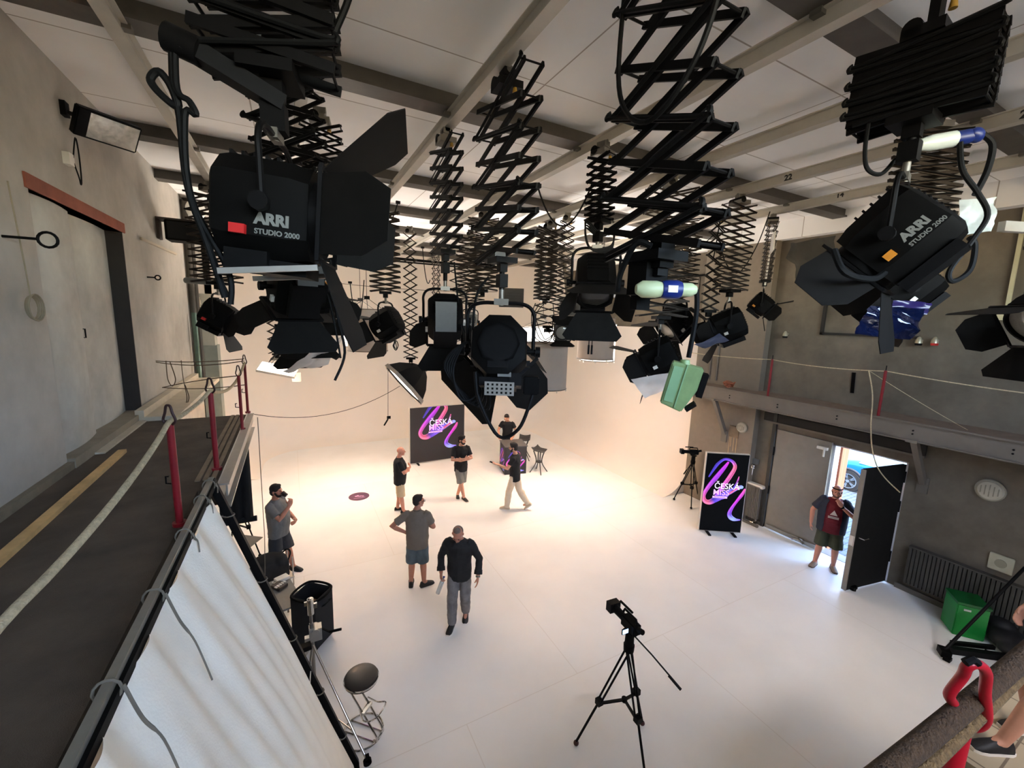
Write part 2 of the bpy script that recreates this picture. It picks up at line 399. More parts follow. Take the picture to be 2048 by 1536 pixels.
# threshold, door leaves, lintel
b = MB(); b.bx((XL - .2, DY0, ZG), (XL + .06, DY1 + .06, ZG + .1)); struct(b.build('trim_20', plaster('threshold_concrete', (150, 140, 122), (110, 100, 88), 2)))
M_LEAF = plaster('blotchy_door_paint', (208, 207, 198), (140, 137, 130), .9, bump=.1)
def bowed(y0, y1, x, nm, bow):
    b = MB(); n = 12; f = [Vector((x + bow * math.sin(PI * i / n), y0 + (y1 - y0) * i / n, 0)) for i in range(n + 1)]
    poly = [(p.x, p.y, ZG + .1) for p in f] + [(x - .02, y1, ZG + .1), (x - .02, y0, ZG + .1)]
    b.prism(poly, (0, 0, DZ1 - ZG - .1)); return struct(b.build(nm, M_LEAF))
bowed(DY0, 6.5, XL - .10, 'door_1', .05); d2 = bowed(6.44, DY1 - .01, XL - .175, 'door_2', .035)
b = MB(); p = Vector((XL - .17, 6.62, 4.62)); b.tube([p, p + Vector((.05, 0, 0)), p + Vector((.05, .0, .1)), p + Vector((0, 0, .1))], .008)
b.build('door_handle', BLACKM, d2)
b = MB(); b.bx((XL - .2, DY0 - .06, DZ1), (XL + .015, DY1 + .1, DZ1 + .13)); struct(b.build('trim_21', mat('brick_red_lintel', (142, 78, 58), .8, var=.2, vscale=5)))
b = MB(); b.bx((XL - .2, DY1 - .004, ZG + .1), (XL + .004, DY1 + .012, DZ1)); struct(b.build('trim_22', mat('shaded_jamb_paint', (40, 33, 30), .7, var=.2)))  # dark colour paints in the shade on the recess side face
# board lying along the gallery, skirting strip
p = onZ(245, 902, ZG + .02); q = onZ(0, 1118, ZG + .02); e = q + (q - p) * .5
b = MB(); b.bar((p.x, p.y, ZG + .02), (e.x, e.y, ZG + .02), .07, .036)
tag(b.build('wooden_batten', mat('pine_wood', (204, 168, 112), .7, var=.25, vscale=4)), 'long pale wooden batten lying on the carpeted gallery floor', 'wood')
b = MB(); b.bx((XL, 3.0, ZG), (XL + .05, 7.4, ZG + .07)); struct(b.build('baseboard_left', mat('baseboard_paint', (120, 110, 92), .8, var=.2)))
b = MB(); b.bx((XL + .05, 5.9, ZG), (XL + .14, 7.42, ZG + .02)); b.bx((XL + .02, 7.42, ZG - .02), (XL + .5, 11.4, ZG + .06)); b.bx((XL + .02, 7.42, ZG + .06), (XL + .12, 11.4, ZG + .16))
tag(b.build('cable_duct', mat('duct_cream', (186, 176, 156), .6, var=.1)), 'cream cable duct running along the plaster wall beyond the gallery end', 'duct')
# pipes and duct at the far end of the plaster wall
def onY(px, py, y):
    d = ray(px, py); t = y / d.y; return Vector((d.x * t, y, H + d.z * t))
t = thing('wall_duct', 'grey green vertical duct against the plaster wall beyond the gallery', 'duct', (XL + .22, 12.75, 0))
b = MB(); b.bx((-.2, -.22, 0), (.14, .22, 4.1)); b.build('lower_duct', mat('duct_grey_green', (128, 132, 122), .55, var=.08), t)
b = MB(); b.bx((-.2, -.2, 4.1), (.1, .2, 5.35)); b.build('upper_duct', mat('duct_pale', (170, 168, 154), .55, var=.08), t)
for (x, y, r, lb) in [(XL + .07, 11.75, .06, 'dark vertical pipe on the plaster wall nearest the speaker'), (XL + .07, 12.2, .06, 'dark vertical pipe on the plaster wall beside the grey duct')]:
    b = MB(); b.cyl((x, y, ZG - .2), (x, y, 7.3), r, n=12)
    tag(b.build('wall_pipe', mat('pipe_brown_grey', (66, 60, 52), .5, .3, var=.1)), lb, 'pipe')
b = MB(); b.cyl((XL + .12, 11.5, ZG - .2), (XL + .12, 11.5, 4.9), .05, n=12)
tag(b.build('glass_pipe', mat('greenish_glazed_pipe', (96, 118, 104), .15, .3, var=.1)), 'shiny greenish pipe standing at the end of the plaster wall', 'pipe')
p = onX(392, 605, XL + .02); b = MB(); b.box(p + Vector((.03, 0, 0)), (.08, .34, .26)); b.box(p + Vector((.075, 0, .02)), (.02, .22, .1))
tag(b.build('switch_box', mat('box_beige', (168, 160, 142), .5, var=.06)), 'beige switch box on the plaster wall above the greenish pipe', 'switch box')
# ================================================================== LEFT WALL AND GALLERY FITTINGS
p = onX(200, 262, XL + .25)
t = thing('floodlight', 'silver faced floodlight on an arm on the plaster wall, below the ceiling', 'floodlight', (XL, p.y - .12, p.z + .1), 0)
b = MB(); b.bar((0, 0, 0), (.22, .1, -.02), .05, .03); b.box((.02, 0, .02), (.05, .1, .14)); b.build('bracket', BLACKM, t)
_nx = Vector((.55, -.62, -.56)).normalized(); _ny = (Vector((.75, .66, 0)) - _nx * _nx.dot(Vector((.75, .66, 0)))).normalized(); _nz = _nx.cross(_ny); R = Matrix((_nx, _ny, _nz)).transposed()
b = MB(); b.box((.3, .16, -.06), (.09, .56, .30), R); b.build('housing', BLACKM, t, bevel=.01)
fm = mat('floodlight_glass', (216, 214, 200), .2, .8, var=.3, vscale=18)
b = MB(); b.box(Vector((.3, .16, -.06)) + R @ Vector((.047, .04, .0)), (.006, .44, .26), R); b.build('reflector_glass', fm, t)
p = onX(135, 318, XL + .02); b = MB(); b.box(p, (.07, .12, .12))
t = tag(b.build('junction_box', WHITEP, loc=p), 'small white junction box on the plaster wall under the floodlight', 'junction box')
b = MB(); b.tube(catmull([(.03, .05, .03), (.05, .1, .25), (.06, .11, .1), (.05, .13, -.15), (.05, .1, -.22), (.05, .07, -.15), (.03, .05, -.02)], 6), .007, 6); b.build('lead', CABLE, t)
for (px, py, r, lb) in [(75, 478, .06, 'large black screw eye sticking out of the plaster wall by the door'), (310, 555, .035, 'small screw eye in the plaster wall past the door')]:
    p = onX(px, py, XL + .2 if r > .05 else XL + .1); w = Vector((XL, p.y, p.z))
    b = MB(); d = (p - w); b.cyl(w, p - d * .0, .011); c = p + Vector((r, 0, 0)); b.tube([c + Vector((math.cos(a) * r, 0, math.sin(a) * r)) for a in [i * 2 * PI / 16 for i in range(16)]], .011, 7, closed=True)
    tag(b.build('screw_eye', BLACKM), lb, 'hook')
p = onX(64, 615, XL + .05); b = MB()
for k in range(4): b.tube([p + Vector((.01 * k, math.cos(a) * (.1 + .008 * k), math.sin(a) * (.095 + .006 * k))) for a in [i * 2 * PI / 20 for i in range(20)]], .006, 6, closed=True)
q = onX(15, 362, XL + .03); b.tube(catmull([p + Vector((0, 0, .1)), p + Vector((0, -.02, .4)), q], 8), .006, 6)
tag(b.build('wire_coil', mat('beige_wire', (150, 140, 118), .7)), 'coil of beige wire hanging on the plaster wall near the sliding door', 'cable')
p = onX(282, 477, XL + .03); q = onX(352, 508, XL + .03); b = MB(); b.bar(p, q, .03, .04)
tag(b.build('conduit', mat('conduit_beige', (176, 164, 142), .6)), 'short beige conduit on the plaster wall beside the speaker', 'conduit')
# speaker on its bracket
p = onX(378, 466, XL + .45); t = thing('loudspeaker', 'black loudspeaker on a bracket at the far end of the plaster wall', 'speaker', p)
b = MB(); b.box((0, 0, 0), (.62, .4, .34)); b.build('cabinet', BLACK, t, bevel=.012)
b = MB(); b.box((0, -.206, 0), (.54, .012, .28)); b.build('grille', mat('speaker_grille', (14, 14, 14), .9, bump=.6, bscale=300), t)
b = MB(); b.box((-.06, 0, .187), (.74, .34, .03)); b.box((-.42, 0, .02), (.04, .2, .35)); b.build('bracket', mat('bracket_brown', (52, 42, 36), .6), t)
p = onX(390, 420, XL + .25); b = MB(); b.ell(p, (.2, .2, .2), 18, 12)
tag(b.build('white_globe', WHITEP), 'white rounded globe partly behind the hoist on the plaster wall', 'globe')
# red posts with loops, rope
def loop_post(p, h, lb, scale=1.0, hook=True, rz=0, bands=False):
    t = thing('railing_post', lb, 'post', p, rz, 'red gallery railing posts')
    b = MB(); b.cyl((0, 0, 0), (0, 0, h * .86), .024 * scale, n=14); b.cyl((0, 0, h * .0), (0, 0, h * .03), .045 * scale); b.build('pole', RED, t)
    z0 = h * .86; l = h * .15; w = .035 * scale
    b = MB(); b.tube(catmull([(0, 0, z0 - .01), (w * 1.25, 0, z0 + l * .18), (w * .75, 0, z0 + l * .62), (w * .45, 0, z0 + l * .95), (0, 0, z0 + l * 1.02), (-w * .45, 0, z0 + l * .95), (-w * .75, 0, z0 + l * .62), (-w * 1.25, 0, z0 + l * .18)], 5, True), .009 * scale, 8, closed=True)
    b.build('rope_loop', mat('dark_loop_iron', (52, 28, 26), .5, .3) if scale < 1.4 else RED, t)
    if hook:
        b = MB(); b.tube([(-.02, 0, h * .36), (-.07, 0, h * .36), (-.07, 0, h * .42), (-.05, 0, h * .42)], .006, 6); b.build('hook', BLACKM, t)
    return t
pp = []
for (bp, h, lb, k) in [((360, 1050), .9, 'dark red railing post nearest the camera on the carpeted gallery', 1.0), ((434, 940), .92, 'second dark red railing post along the carpeted gallery', 1.0), ((485, 860), .86, 'third dark red post near the gallery end', .8), ((496, 826), .9, 'dark red corner post at the far end of the carpeted gallery', .8)]:
    p = onZ(*bp, ZG); pp.append((p, h)); loop_post(p, h, lb, k, rz=-.5)
a = [p + Vector((0, 0, h * .88)) for p, h in pp]
near = onZ(0, 1250, ZG + .62); near2 = near + (near - a[0]) * .9
b = MB(); b.tube(catmull(sag(near2, near, .0, 4)[:-1] + sag(near, a[0], .06, 8)[:-1] + sag(a[0], a[1], .03, 6)[:-1] + sag(a[1], a[3], .16, 10), 3), .017, 10)
tag(b.build('rope', ROPE), 'thick pale rope threaded through the red posts of the carpeted gallery', 'rope')
top3 = a[3] + Vector((0, 0, .06)); wl = onX(312, 722, XL + .01); wl2 = onX(325, 775, XL + .01)
m_cord = mat('brown_cord', (86, 70, 54), .9, var=.2)
for (u, v, s, lb) in [(wl, top3, .03, 'upper brown cord tied across the far end of the carpeted gallery'), (wl + Vector((0, 0, -.02)), top3 - Vector((0, 0, .03)), .06, 'second brown cord twisted beside the upper one at the gallery end'), (wl2, a[2] + Vector((0, 0, -.02)), -.02, 'slanting brown cord rising to the third red post'), (wl2, pp[3][0] + Vector((0, 0, .45)), .04, 'lowest brown cord across the far end of the carpeted gallery')]:
    tag(MB().tube(sag(u, v, s), .007, 6).build('cord', m_cord), lb, 'cord', 'brown cords at the gallery end')
m1 = wl.lerp(top3, .3)
b = MB(); b.tube(catmull([m1, m1 + Vector((.0, .02, -.3)), m1 + Vector((.03, .0, -.6)), m1 + Vector((.0, 0, -.75)), m1 + Vector((.05, .03, -.62)), m1 + Vector((.02, 0, -.4))], 6), .006, 6)
m2 = wl.lerp(top3, .12); b.tube(catmull([m2, m2 + Vector((0, 0, -.3)), m2 + Vector((.05, 0, -.42)), m2 + Vector((.1, 0, -.3)), m2 + Vector((.05, 0, -.02))], 6), .007, 6)
tag(b.build('loose_cord', m_cord), 'loose cord loops dangling from the cords at the gallery end', 'cord')

# ------------------------------------------------------------------ white cloth on a leaning frame
A0 = Vector((-.69, 4.31, 3.5)); A1 = Vector((-.72, .9, 3.5)); B0 = Vector((.42, 4.2, .03)); B1 = A1 + (B0 - A0)
t = thing('butterfly_frame', 'white cloth laced into a large black frame leaning on the carpeted gallery', 'cloth frame', B0)
b = MB(); b.bar(A0 + Vector((0, .03, 0)), A1, .036, .036); b.build('top_tube', mat('frame_grey', (150, 148, 138), .4, .6, var=.1), t, world=True)
b = MB(); b.bar(A0, B0, .06, .06, up=(0, 1, 0)); b.build('side_tube', BLACKM, t, world=True)
b = MB(); b.bar(A1, B1, .05, .05, up=(0, 1, 0)); b.build('near_tube', BLACKM, t, world=True)
b = MB(); b.bar(B0, B1, .05, .05); b.build('bottom_tube', BLACKM, t, world=True)
b = MB(); b.bar(A0 + Vector((.026, .03, -.04)), A1 + Vector((.026, 0, -.04)), .02, .05); b.build('top_liner', BLACK, t, world=True)
N1, N2 = 150, 60; vs = []; fs = []
nrm = (A1 - A0).cross(B0 - A0).normalized()
for i in range(N1 + 1):
    u = i / N1
    for j in range(N2 + 1):
        v = j / N2
        edge = .022 + .008 * abs(math.sin(u * PI * 6))
        vv = edge * .6 + v * (1 - edge * .6 - .03); uu = .03 + u * .97
        q = A0 + (A1 - A0) * uu + (B0 - A0) * vv
        k = 6 * u; ph = k - round(k)
        fold = .035 * math.exp(-v * 1.6) * math.cos(ph * PI * 2) * (1 - .4 * v)
        fold += .016 * math.sin(u * 48 + v * 3 + 1.2 * math.sin(u * 9)) * math.exp(-((v - .45) / .4) ** 2)
        fold += .010 * math.sin(u * 97 + v * 6.0) * math.exp(-((v - .35) / .3) ** 2) - .10 * math.sin(PI * v) * math.sin(PI * min(1, u * 1.6))
        vs.append(q + nrm * (-fold if nrm.z > 0 else fold))
for i in range(N1):
    for j in range(N2):
        a_ = i * (N2 + 1) + j; fs.append((a_, a_ + 1, a_ + N2 + 2, a_ + N2 + 1))
cl = mat('white_cloth', (252, 246, 228), .9, var=.03, vscale=3, bump=.15, bscale=80)
b = MB(); b.add(vs, fs, True); b.build('cloth', cl, t, world=True)
tiem = mat('tie_fabric', (120, 112, 98), .9, var=.15)
for i, u in enumerate([.03, .13, .3, .5, .68, .86]):
    q = A0 + (A1 - A0) * u; L = [.1, .14, .16, .62, .6, .3][i]
    b = MB(); b.tube([q + Vector((math.cos(w) * .045, 0, math.sin(w) * .05 - .01)) for w in [k * 2 * PI / 12 for k in range(12)]], .006, 6, closed=True)
    dd = (B0 - A0).normalized(); n0 = nrm if nrm.z > 0 else -nrm
    b.tube(catmull([q + Vector((.05, 0, 0)), q + dd * L * .3 + n0 * .05 + Vector((0, -.02, 0)), q + dd * L * .6 + n0 * .04 + Vector((0, .03, 0)), q + dd * L + n0 * .03], 6), [.007] * 10 + [.005] * 9, 6)
    b.build('tie', tiem, t, world=True)
for i, v in enumerate([.1, .3, .5, .7, .88]):
    q = A0 + (B0 - A0) * v
    b = MB(); b.tube([q + Vector((math.cos(w) * .045, math.sin(w) * .045, 0)) for w in [k * 2 * PI / 12 for k in range(12)]], .006, 6, closed=True)
    b.tube([q + Vector((-.02, -.03, .0)), q + Vector((-.06, -.12, .06))], .006, 6); b.build('side_lace', tiem, t, world=True)
v0 = A0 + (B0 - A0) * .62; n0 = nrm if nrm.z > 0 else -nrm
MB().tube(catmull([v0 + n0 * .02, v0 + Vector((-.05, -.6, .1)) + n0 * .03, v0 + Vector((-.1, -1.3, .2)) + n0 * .03, v0 + Vector((-.16, -2.2, .3)) + n0 * .03], 8), .005, 6).build('seam_cord', WHITEP, t, world=True)

# ------------------------------------------------------------------ scissor hoists
FARM = mat('far_hoist_lit_steel', (54, 47, 41), .55, .1, var=.2, vscale=20, spec=.2)  # far copy of the hoist steel, warm light and haze put into its colour
def hoist(label, x, y, ztop, zbot, n, L=.56, rz=0.0, w=.03, color=None, cable=True, planes=.13, loops=False, grp='scissor hoists on the ceiling rails', grad=.5, topgap=.16):
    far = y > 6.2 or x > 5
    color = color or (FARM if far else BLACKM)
    t = thing('scissor_hoist', label, 'hoist', (x, y, zbot), rz, grp)
    Hh = ztop - zbot; z0 = .1; tot = Hh - topgap - z0
    wts = [1 + grad * i / max(1, n - 1) for i in range(n)]; hs = [tot * q / sum(wts) for q in wts]
    L = max(L, max(hs) * 1.08); zs = [z0]
    for q in hs: zs.append(zs[-1] + q)
    wds = [math.sqrt(L * L - q * q) for q in hs]; we = [wds[0]] + [(wds[i] + wds[i - 1]) / 2 for i in range(1, n)] + [wds[-1]]
    meshes = {}
    for i in range(n):
        for k in (-1, 1):
            for sgn in (-1, 1):
                if (k, sgn) not in meshes:
                    b = MB(); b.box((0, 0, 0), (L + .03, .012 if w < .035 else .018, w)); o = b.build('scissor_bar', color, t); meshes[(k, sgn)] = o.data
                else:
                    o = bpy.data.objects.new('scissor_bar', meshes[(k, sgn)]); C.objects.link(o); o.parent = t
                o.location = (0, k * planes / 2 + (.007 if w < .035 else .010) * sgn, (zs[i] + zs[i + 1]) / 2); o.rotation_euler = (0, -sgn * math.asin(hs[i] / L), 0)
    pm = None
    for i in range(n + 1):
        for sx in (-1, 1):
            if pm is None:
                b = MB(); b.cyl((0, -planes / 2 - .015, 0), (0, planes / 2 + .015, 0), .008, n=6); o = b.build('cross_pin', color, t); pm = o.data
            else:
                o = bpy.data.objects.new('cross_pin', pm); C.objects.link(o); o.parent = t
            o.location = (sx * we[i] / 2, 0, zs[i])
    b = MB(); b.box((0, 0, z0 - .02), (min(.22, we[0] * .8), planes + .05, .05)); b.box((0, 0, .03), (.09, .07, .1)); b.cyl((0, 0, 0), (0, 0, .06), .022); b.build('bottom_plate', BLACKM, t)
    b = MB(); b.box((0, 0, Hh - topgap + .03), (min(.2, we[-1] * .8), planes + .06, .06)); b.box((.02, 0, Hh - topgap / 2), (.05, .1, topgap - .03)); b.box((0, 0, Hh - .03), (.12, .1, .06)); b.build('top_carriage', GREYM if not loops else BLACKM, t)
    b = MB(); b.cyl((-.05, -planes / 2 - .03, Hh - topgap + .06), (-.05, planes / 2 + .03, Hh - topgap + .06), .05, n=16); b.build('spring_drum', BLACKM, t)
    for sx in (-1, 1):
        b = MB(); b.cyl((sx * .05 - .01, 0, Hh - .01), (sx * .05 + .01, 0, Hh - .01), .03, n=12); b.build('trolley_wheel', GREYM, t)
    b = MB(); b.cyl((.08, .04, Hh - .2), (.08, .04, Hh - .12), .022, .012, 10); b.build('brake_weight', YELLOW, t)
    if cable:
        pts = []; e = .035; yy = -planes / 2 - .03
        for i in range(n):
            a, c, z, z2 = we[i] / 2, we[i + 1] / 2, zs[i], zs[i + 1]; s_ = 1 if i % 2 == 0 else -1
            if loops: pts += [(-s_ * (a - .03), yy, z + .012), (s_ * (c - .03), yy, z2 - .012), (s_ * (c + e), yy - .01, z2), (s_ * (c + .02), yy, z2 + .03)]
            else: pts += [(-s_ * a, yy, z), (s_ * c, yy, z2)]
        b = MB(); b.tube(catmull(pts, 4) if loops else pts, .0125 if loops else .006, 7); b.build('power_cable', CABLE, t)
    return t

# ------------------------------------------------------------------ fresnel lamps
GLASS = mat('lens_glass', (150, 146, 136), .12, 0, var=.1, vscale=30, spec=.8)
def lamp(label, hang, d, s=1.0, doors=(35, 35, 40, 40), yoke=True, text=None, fins='back', knobs=(ORANGE, WHITEP), name='studio_lamp', color=None, leafmat=None, grp='studio lamps hanging from the hoists', lens=None, dl=.34, extra_roll=0.0, door_roll=0.0, ch=.1):
    color = color or BLACK; leafmat = leafmat or LEAF
    d = Vector(d).normalized(); rz = yaw_of(d); pitch = math.asin(max(-1, min(1, d.z)))
    t = thing(name, label, 'lamp', hang, rz, grp)
    S = Matrix.Scale(s, 4); Hd = Matrix.Translation((0, 0, -.52 * s)) @ Matrix.Rotation(pitch, 4, 'X') @ Matrix.Rotation(extra_roll, 4, 'Y') @ S
    Yk = Matrix.Translation((0, 0, -.52 * s)) @ S
    # yoke
    b = MB(Yk); b.tube(catmull([(-.28, 0, -.03), (-.28, 0, .2), (-.28, 0, .3), (-.24, 0, .37), (-.15, 0, .4), (0, 0, .4), (.15, 0, .4), (.24, 0, .37), (.28, 0, .3), (.28, 0, .2), (.28, 0, -.03)], 4), .016, 8); b.build('yoke', BLACKM, t)
    b = MB(Yk); b.cyl((0, 0, .38), (0, 0, .52), .022); b.box((0, 0, .41), (.12, .05, .05)); b.build('spigot', GREYM, t)
    for sx in (-1, 1):
        b = MB(Yk); b.cyl((sx * .225, 0, 0), (sx * .33, 0, 0), .022, n=10); b.cyl((sx * .3, 0, 0), (sx * .34, 0, 0), .045, n=12); b.build('tilt_knob', BLACKM, t)
    # housing: octagonal, waisted towards the lens
    def octa(y, k, zoff=0):
        hw, hh, c = .225 * k, .25 * k, ch * k
        return [Vector(v) for v in [(-hw, y, -hh + c), (-hw + c, y, -hh), (hw - c, y, -hh), (hw, y, -hh + c), (hw, y, hh - c), (hw - c, y, hh), (-hw + c, y, hh), (-hw, y, hh - c)]]
    b = MB(Hd); b.rings([octa(-.27, .80), octa(-.25, .95), octa(-.2, 1.0), octa(.1, 1.0), octa(.17, .94), octa(.19, .94)], smooth=False); b.build('housing', color, t)
    b = MB(Hd)
    if fins == 'back':
        for i in range(7): b.box((0, -.268, -.12 + i * .04), (.34 - abs(i - 3) * .02, .03, .014))
    if fins in ('top', 'back'):
        for i in range(5): b.box((0, -.2 + i * .055, .256), (.24, .014, .03))
    if fins == 'round':
        for i in range(7): b.box((-.09 + i * .03, -.272, 0), (.012, .02, .22))
        b.lathe([(.17, -.285), (.15, -.285), (.15, -.268), (.17, -.268)], n=8, axis='Y')
        b.box((0, -.28, -.17), (.16, .012, .05))
    b.build('cooling_fins', BLACKM, t)
    b = MB(Hd); b.lathe([(.205, .17), (.205, .235), (.185, .235), (.185, .19)], n=28, axis='Y', caps=False); b.build('lens_ring', BLACKM, t)
    b = MB(Hd); b.lathe([(.188, .195), (.16, .208), (.1, .22), (.05, .226), (.004, .228)], n=28, axis='Y'); b.build('lens', lens or GLASS, t)
    b = MB(Hd); b.box((0, 0, -.29), (.3, .36, .07)); b.box((.14, -.1, -.27), (.1, .2, .1)); b.build('base_box', BLACKM, t)
    b = MB(Hd); b.box((.24, -.12, -.13), (.03, .07, .045)); b.build('control_knob', knobs[0], t)
    b = MB(Hd); b.box((-.24, .08, -.1), (.03, .06, .045)); b.build('clip', knobs[1], t)
    # barn doors
    if doors:
        Hb = Hd; Hd = Hd @ Matrix.Rotation(door_roll, 4, 'Y'); b = MB(Hd); h = .235
        for (x, z, w_, hh) in [(0, h, 2 * h, .03), (0, -h, 2 * h, .03), (h, 0, .03, 2 * h), (-h, 0, .03, 2 * h)]: b.box((x, .25, z), (w_, .02, hh))
        b.build('barn_door_frame', BLACKM, t)
        lv = [(0, doors[0], True), (PI, doors[1], True), (PI / 2, doors[2], False), (-PI / 2, doors[3], False)]
        for ang, op, big in lv:
            if op is None: continue
            Rl = Matrix.Rotation(-ang, 4, 'Y'); Lm = Hd @ Rl @ Matrix.Translation((0, .262, h)) @ Matrix.Rotation(math.radians(op), 4, 'X')
            b = MB(Lm)
            if big: poly = [(-.2, 0, 0), (.2, 0, 0), (.36, dl * .8, 0), (.3, dl, 0), (-.3, dl, 0), (-.36, dl * .8, 0)]
            else: poly = [(-.2, 0, 0), (.2, 0, 0), (.2, dl * .55, 0), (.12, dl * .85, 0), (-.12, dl * .85, 0), (-.2, dl * .55, 0)]
            b.prism(poly, (0, 0, .005)); b.build('barn_door', leafmat, t)
        Hd = Hb
    if text:
        M = Hd @ Matrix.Translation((.2265 * text[0], text[2] if len(text) > 2 else -.16, -.14)) @ (Matrix(((0, 0, 1, 0), (1, 0, 0, 0), (0, 1, 0, 0), (0, 0, 0, 1))) if text[0] > 0 else Matrix(((0, 0, -1, 0), (-1, 0, 0, 0), (0, 1, 0, 0), (0, 0, 0, 1))))
        tm = mat('lettering_grey', (122, 122, 116), .6)
        text_part('lettering', 'ARRI', tm, t, M @ Matrix.Translation((0, .05, 0)), .075, .004)
        text_part('lettering', text[1], tm, t, M, .036, .001)
    return t
# ================================================================== HANGING GEAR
def hang_pair(hl, ll, px, py, dep, d, s=1.0, n=9, L=.56, hrz=0.0, w=.03, loops=False, planes=.13, hgap=0.0, grad=.5, topgap=.16, **kw):
    """lamp whose pivot sits at pixel (px,py) and depth dep; a hoist carries it from the rail above"""
    P = atD(px, py, dep)
    hang = P + Vector((0, 0, .52 * s))
    l = lamp(ll, hang, d, s, **kw)
    h = hoist(hl, hang.x, hang.y, 7.1, hang.z + hgap - .012, n, L, hrz, w, loops=loops, planes=planes, grad=grad, topgap=topgap)
    if hgap > .01:
        b = MB(); b.cyl((0, 0, -hgap), (0, 0, .02), .025); b.box((0, 0, -.1), (.1, .08, .12)); b.build('drop_tube', BLACKM, h)
    return l, h
cam_r = yaw_of(FWD)
# big near lamp at upper left, seen from the side
la, ha = hang_pair('black collapsed scissor hoist carrying the big side-on lamp', 'biggest black studio lamp, seen side-on with its barn doors opening away', 560, 432, 1.98, cdir(.97, .22, -.08), s=.86, n=9, L=.54, hrz=cam_r + .25, w=.045, loops=True, planes=.2, hgap=.09, text=(1, 'STUDIO 2000', -.05), doors=(40, 66, 40, 34), knobs=(REDP, ALU), dl=.50, grad=.0)
for sx in (-.2, .2): b = MB(Matrix.Translation((0, 0, -.52 * .86))); b.bar((sx, -.2, -.285), (sx, .2, -.25), .02, .025); b.build('bottom_rail', ALU, la)
b = MB(); hb = Vector((0, 0, .30)); b.bar((-.30, -.1, .10), (.04, 0, -.04), .09, .07); b.cyl((-.36, -.1, .12), (-.24, -.1, .08), .055); b.build('side_arm', BLACKM, ha)
b = MB(); b.tube(catmull([(-.34, -.1, .12), (-.35, -.1, -.05), (-.34, -.1, -.14), (-.40, -.1, -.10), (-.43, -.1, -.05), (-.39, -.1, -.02), (-.34, -.1, -.14), (-.33, -.1, -.45), (-.27, -.1, -.7), (-.22, -.1, -.92)], 6), .015, 8); b.build('hanging_cable', CABLE, ha)
b = MB(); b.tube(catmull([(-.33, -.1, .12), (-.33, -.12, -.08), (-.29, -.12, -.12), (-.27, -.12, -.17), (-.31, -.12, -.18), (-.32, -.1, -.5), (-.20, -.1, -.8), (-.2, -.1, -.95)], 6), .013, 8); b.build('hanging_cable', CABLE, ha)
b = MB(); b.tube(catmull([(.22, .1, 1.1), (.36, 0, .6), (.27, 0, .3)], 8), .016, 8); b.build('slack_cable', CABLE, ha)
# lamp just behind it
lb, hb_ = hang_pair('scissor hoist directly behind the big side-on lamp', 'studio lamp just below and behind the big side-on lamp, orange knob showing', 590, 576, 3.4, cdir(-.32, .3, -.8), s=.78, fins='round', n=9, L=.56, hrz=cam_r - .2, w=.03, loops=True, doors=(20, 55, 58, 30), knobs=(ORANGE, WHITEP), lens=mat('lens_dark', (62, 60, 58), .15, var=.2, vscale=10), dl=.36)
b = MB(); b.tube(catmull([(.3, 0, -.15), (.34, 0, -.6), (.4, 0, -.95), (.3, 0, -1.2)], 6), .012, 7); b.tube(catmull([(.22, 0, -.25), (.3, 0, -.6), (.36, 0, -1.0)], 6), .009, 7); b.build('hanging_cable', CABLE, lb)
b = MB(); b.box(Vector((0.02, -.26, -.30)), (.2, .05, .2)); b.build('rear_plate', mat('plate_grey_dark', (58, 56, 54), .5, .2, var=.1), lb)
# small black box lamp beside it
l = lamp('small dark lamp with open doors hanging behind the lamp with the orange knob', atD(652, 545, 4.6), cdir(.05, .9, -.45), .62, doors=(20, 30, 40, 40), fins='round', knobs=(BLUEP, WHITEP))
hoist('slim hoist half hidden behind the doors of the big side-on lamp', l.location.x, l.location.y, 7.1, l.location.z - .012, 13, .42, cam_r + .3, .02)
# lamp with white diffusion sheet below
l, h = hang_pair('hoist behind the lamp with the torn white diffusion sheet', 'dark studio lamp with a crumpled white diffusion sheet clipped to its doors', 604, 655, 5.6, cdir(.15, -.2, -.8), s=.95, n=14, L=.45, hrz=cam_r, doors=(35, 45, 45, 45), w=.022)
def sheet(name, parent, pts, m, nu=10, nv=8, amp=.03, seed=1):
    """crumpled sheet over a quad pts (world) with real waves"""
    rnd = random.Random(seed); a, b_, c, d = [Vector(p) for p in pts]; nn = (b_ - a).cross(d - a).normalized(); vs = []; fs = []
    ph = [rnd.uniform(0, 6) for _ in range(4)]
    for i in range(nu + 1):
        for j in range(nv + 1):
            u, v = i / nu, j / nv
            q = (a * (1 - u) + b_ * u) * (1 - v) + (d * (1 - u) + c * u) * v
            w = math.sin(u * 7 + ph[0] + v * 3) + .7 * math.sin(v * 9 + ph[1] - u * 4) + .6 * math.sin((u + v) * 13 + ph[2]) + rnd.uniform(-.3, .3)
            vs.append(q + nn * amp * w)
    for i in range(nu):
        for j in range(nv):
            k = i * (nv + 1) + j; fs.append((k, k + 1, k + nv + 2, k + nv + 1))
    b = MB(); b.add(vs, fs, True)
    return b.build(name, m, parent, world=True, fix=False, ang=1.2)
DIFF = mat('diffusion_gel', (226, 216, 206), .6, var=.05, trans=.25)
sheet('diffusion_sheet', l, [atD(566, 748, 5.3), atD(640, 690, 5.0), atD(692, 664, 5.2), atD(650, 728, 5.6)], DIFF, amp=.025, seed=3)
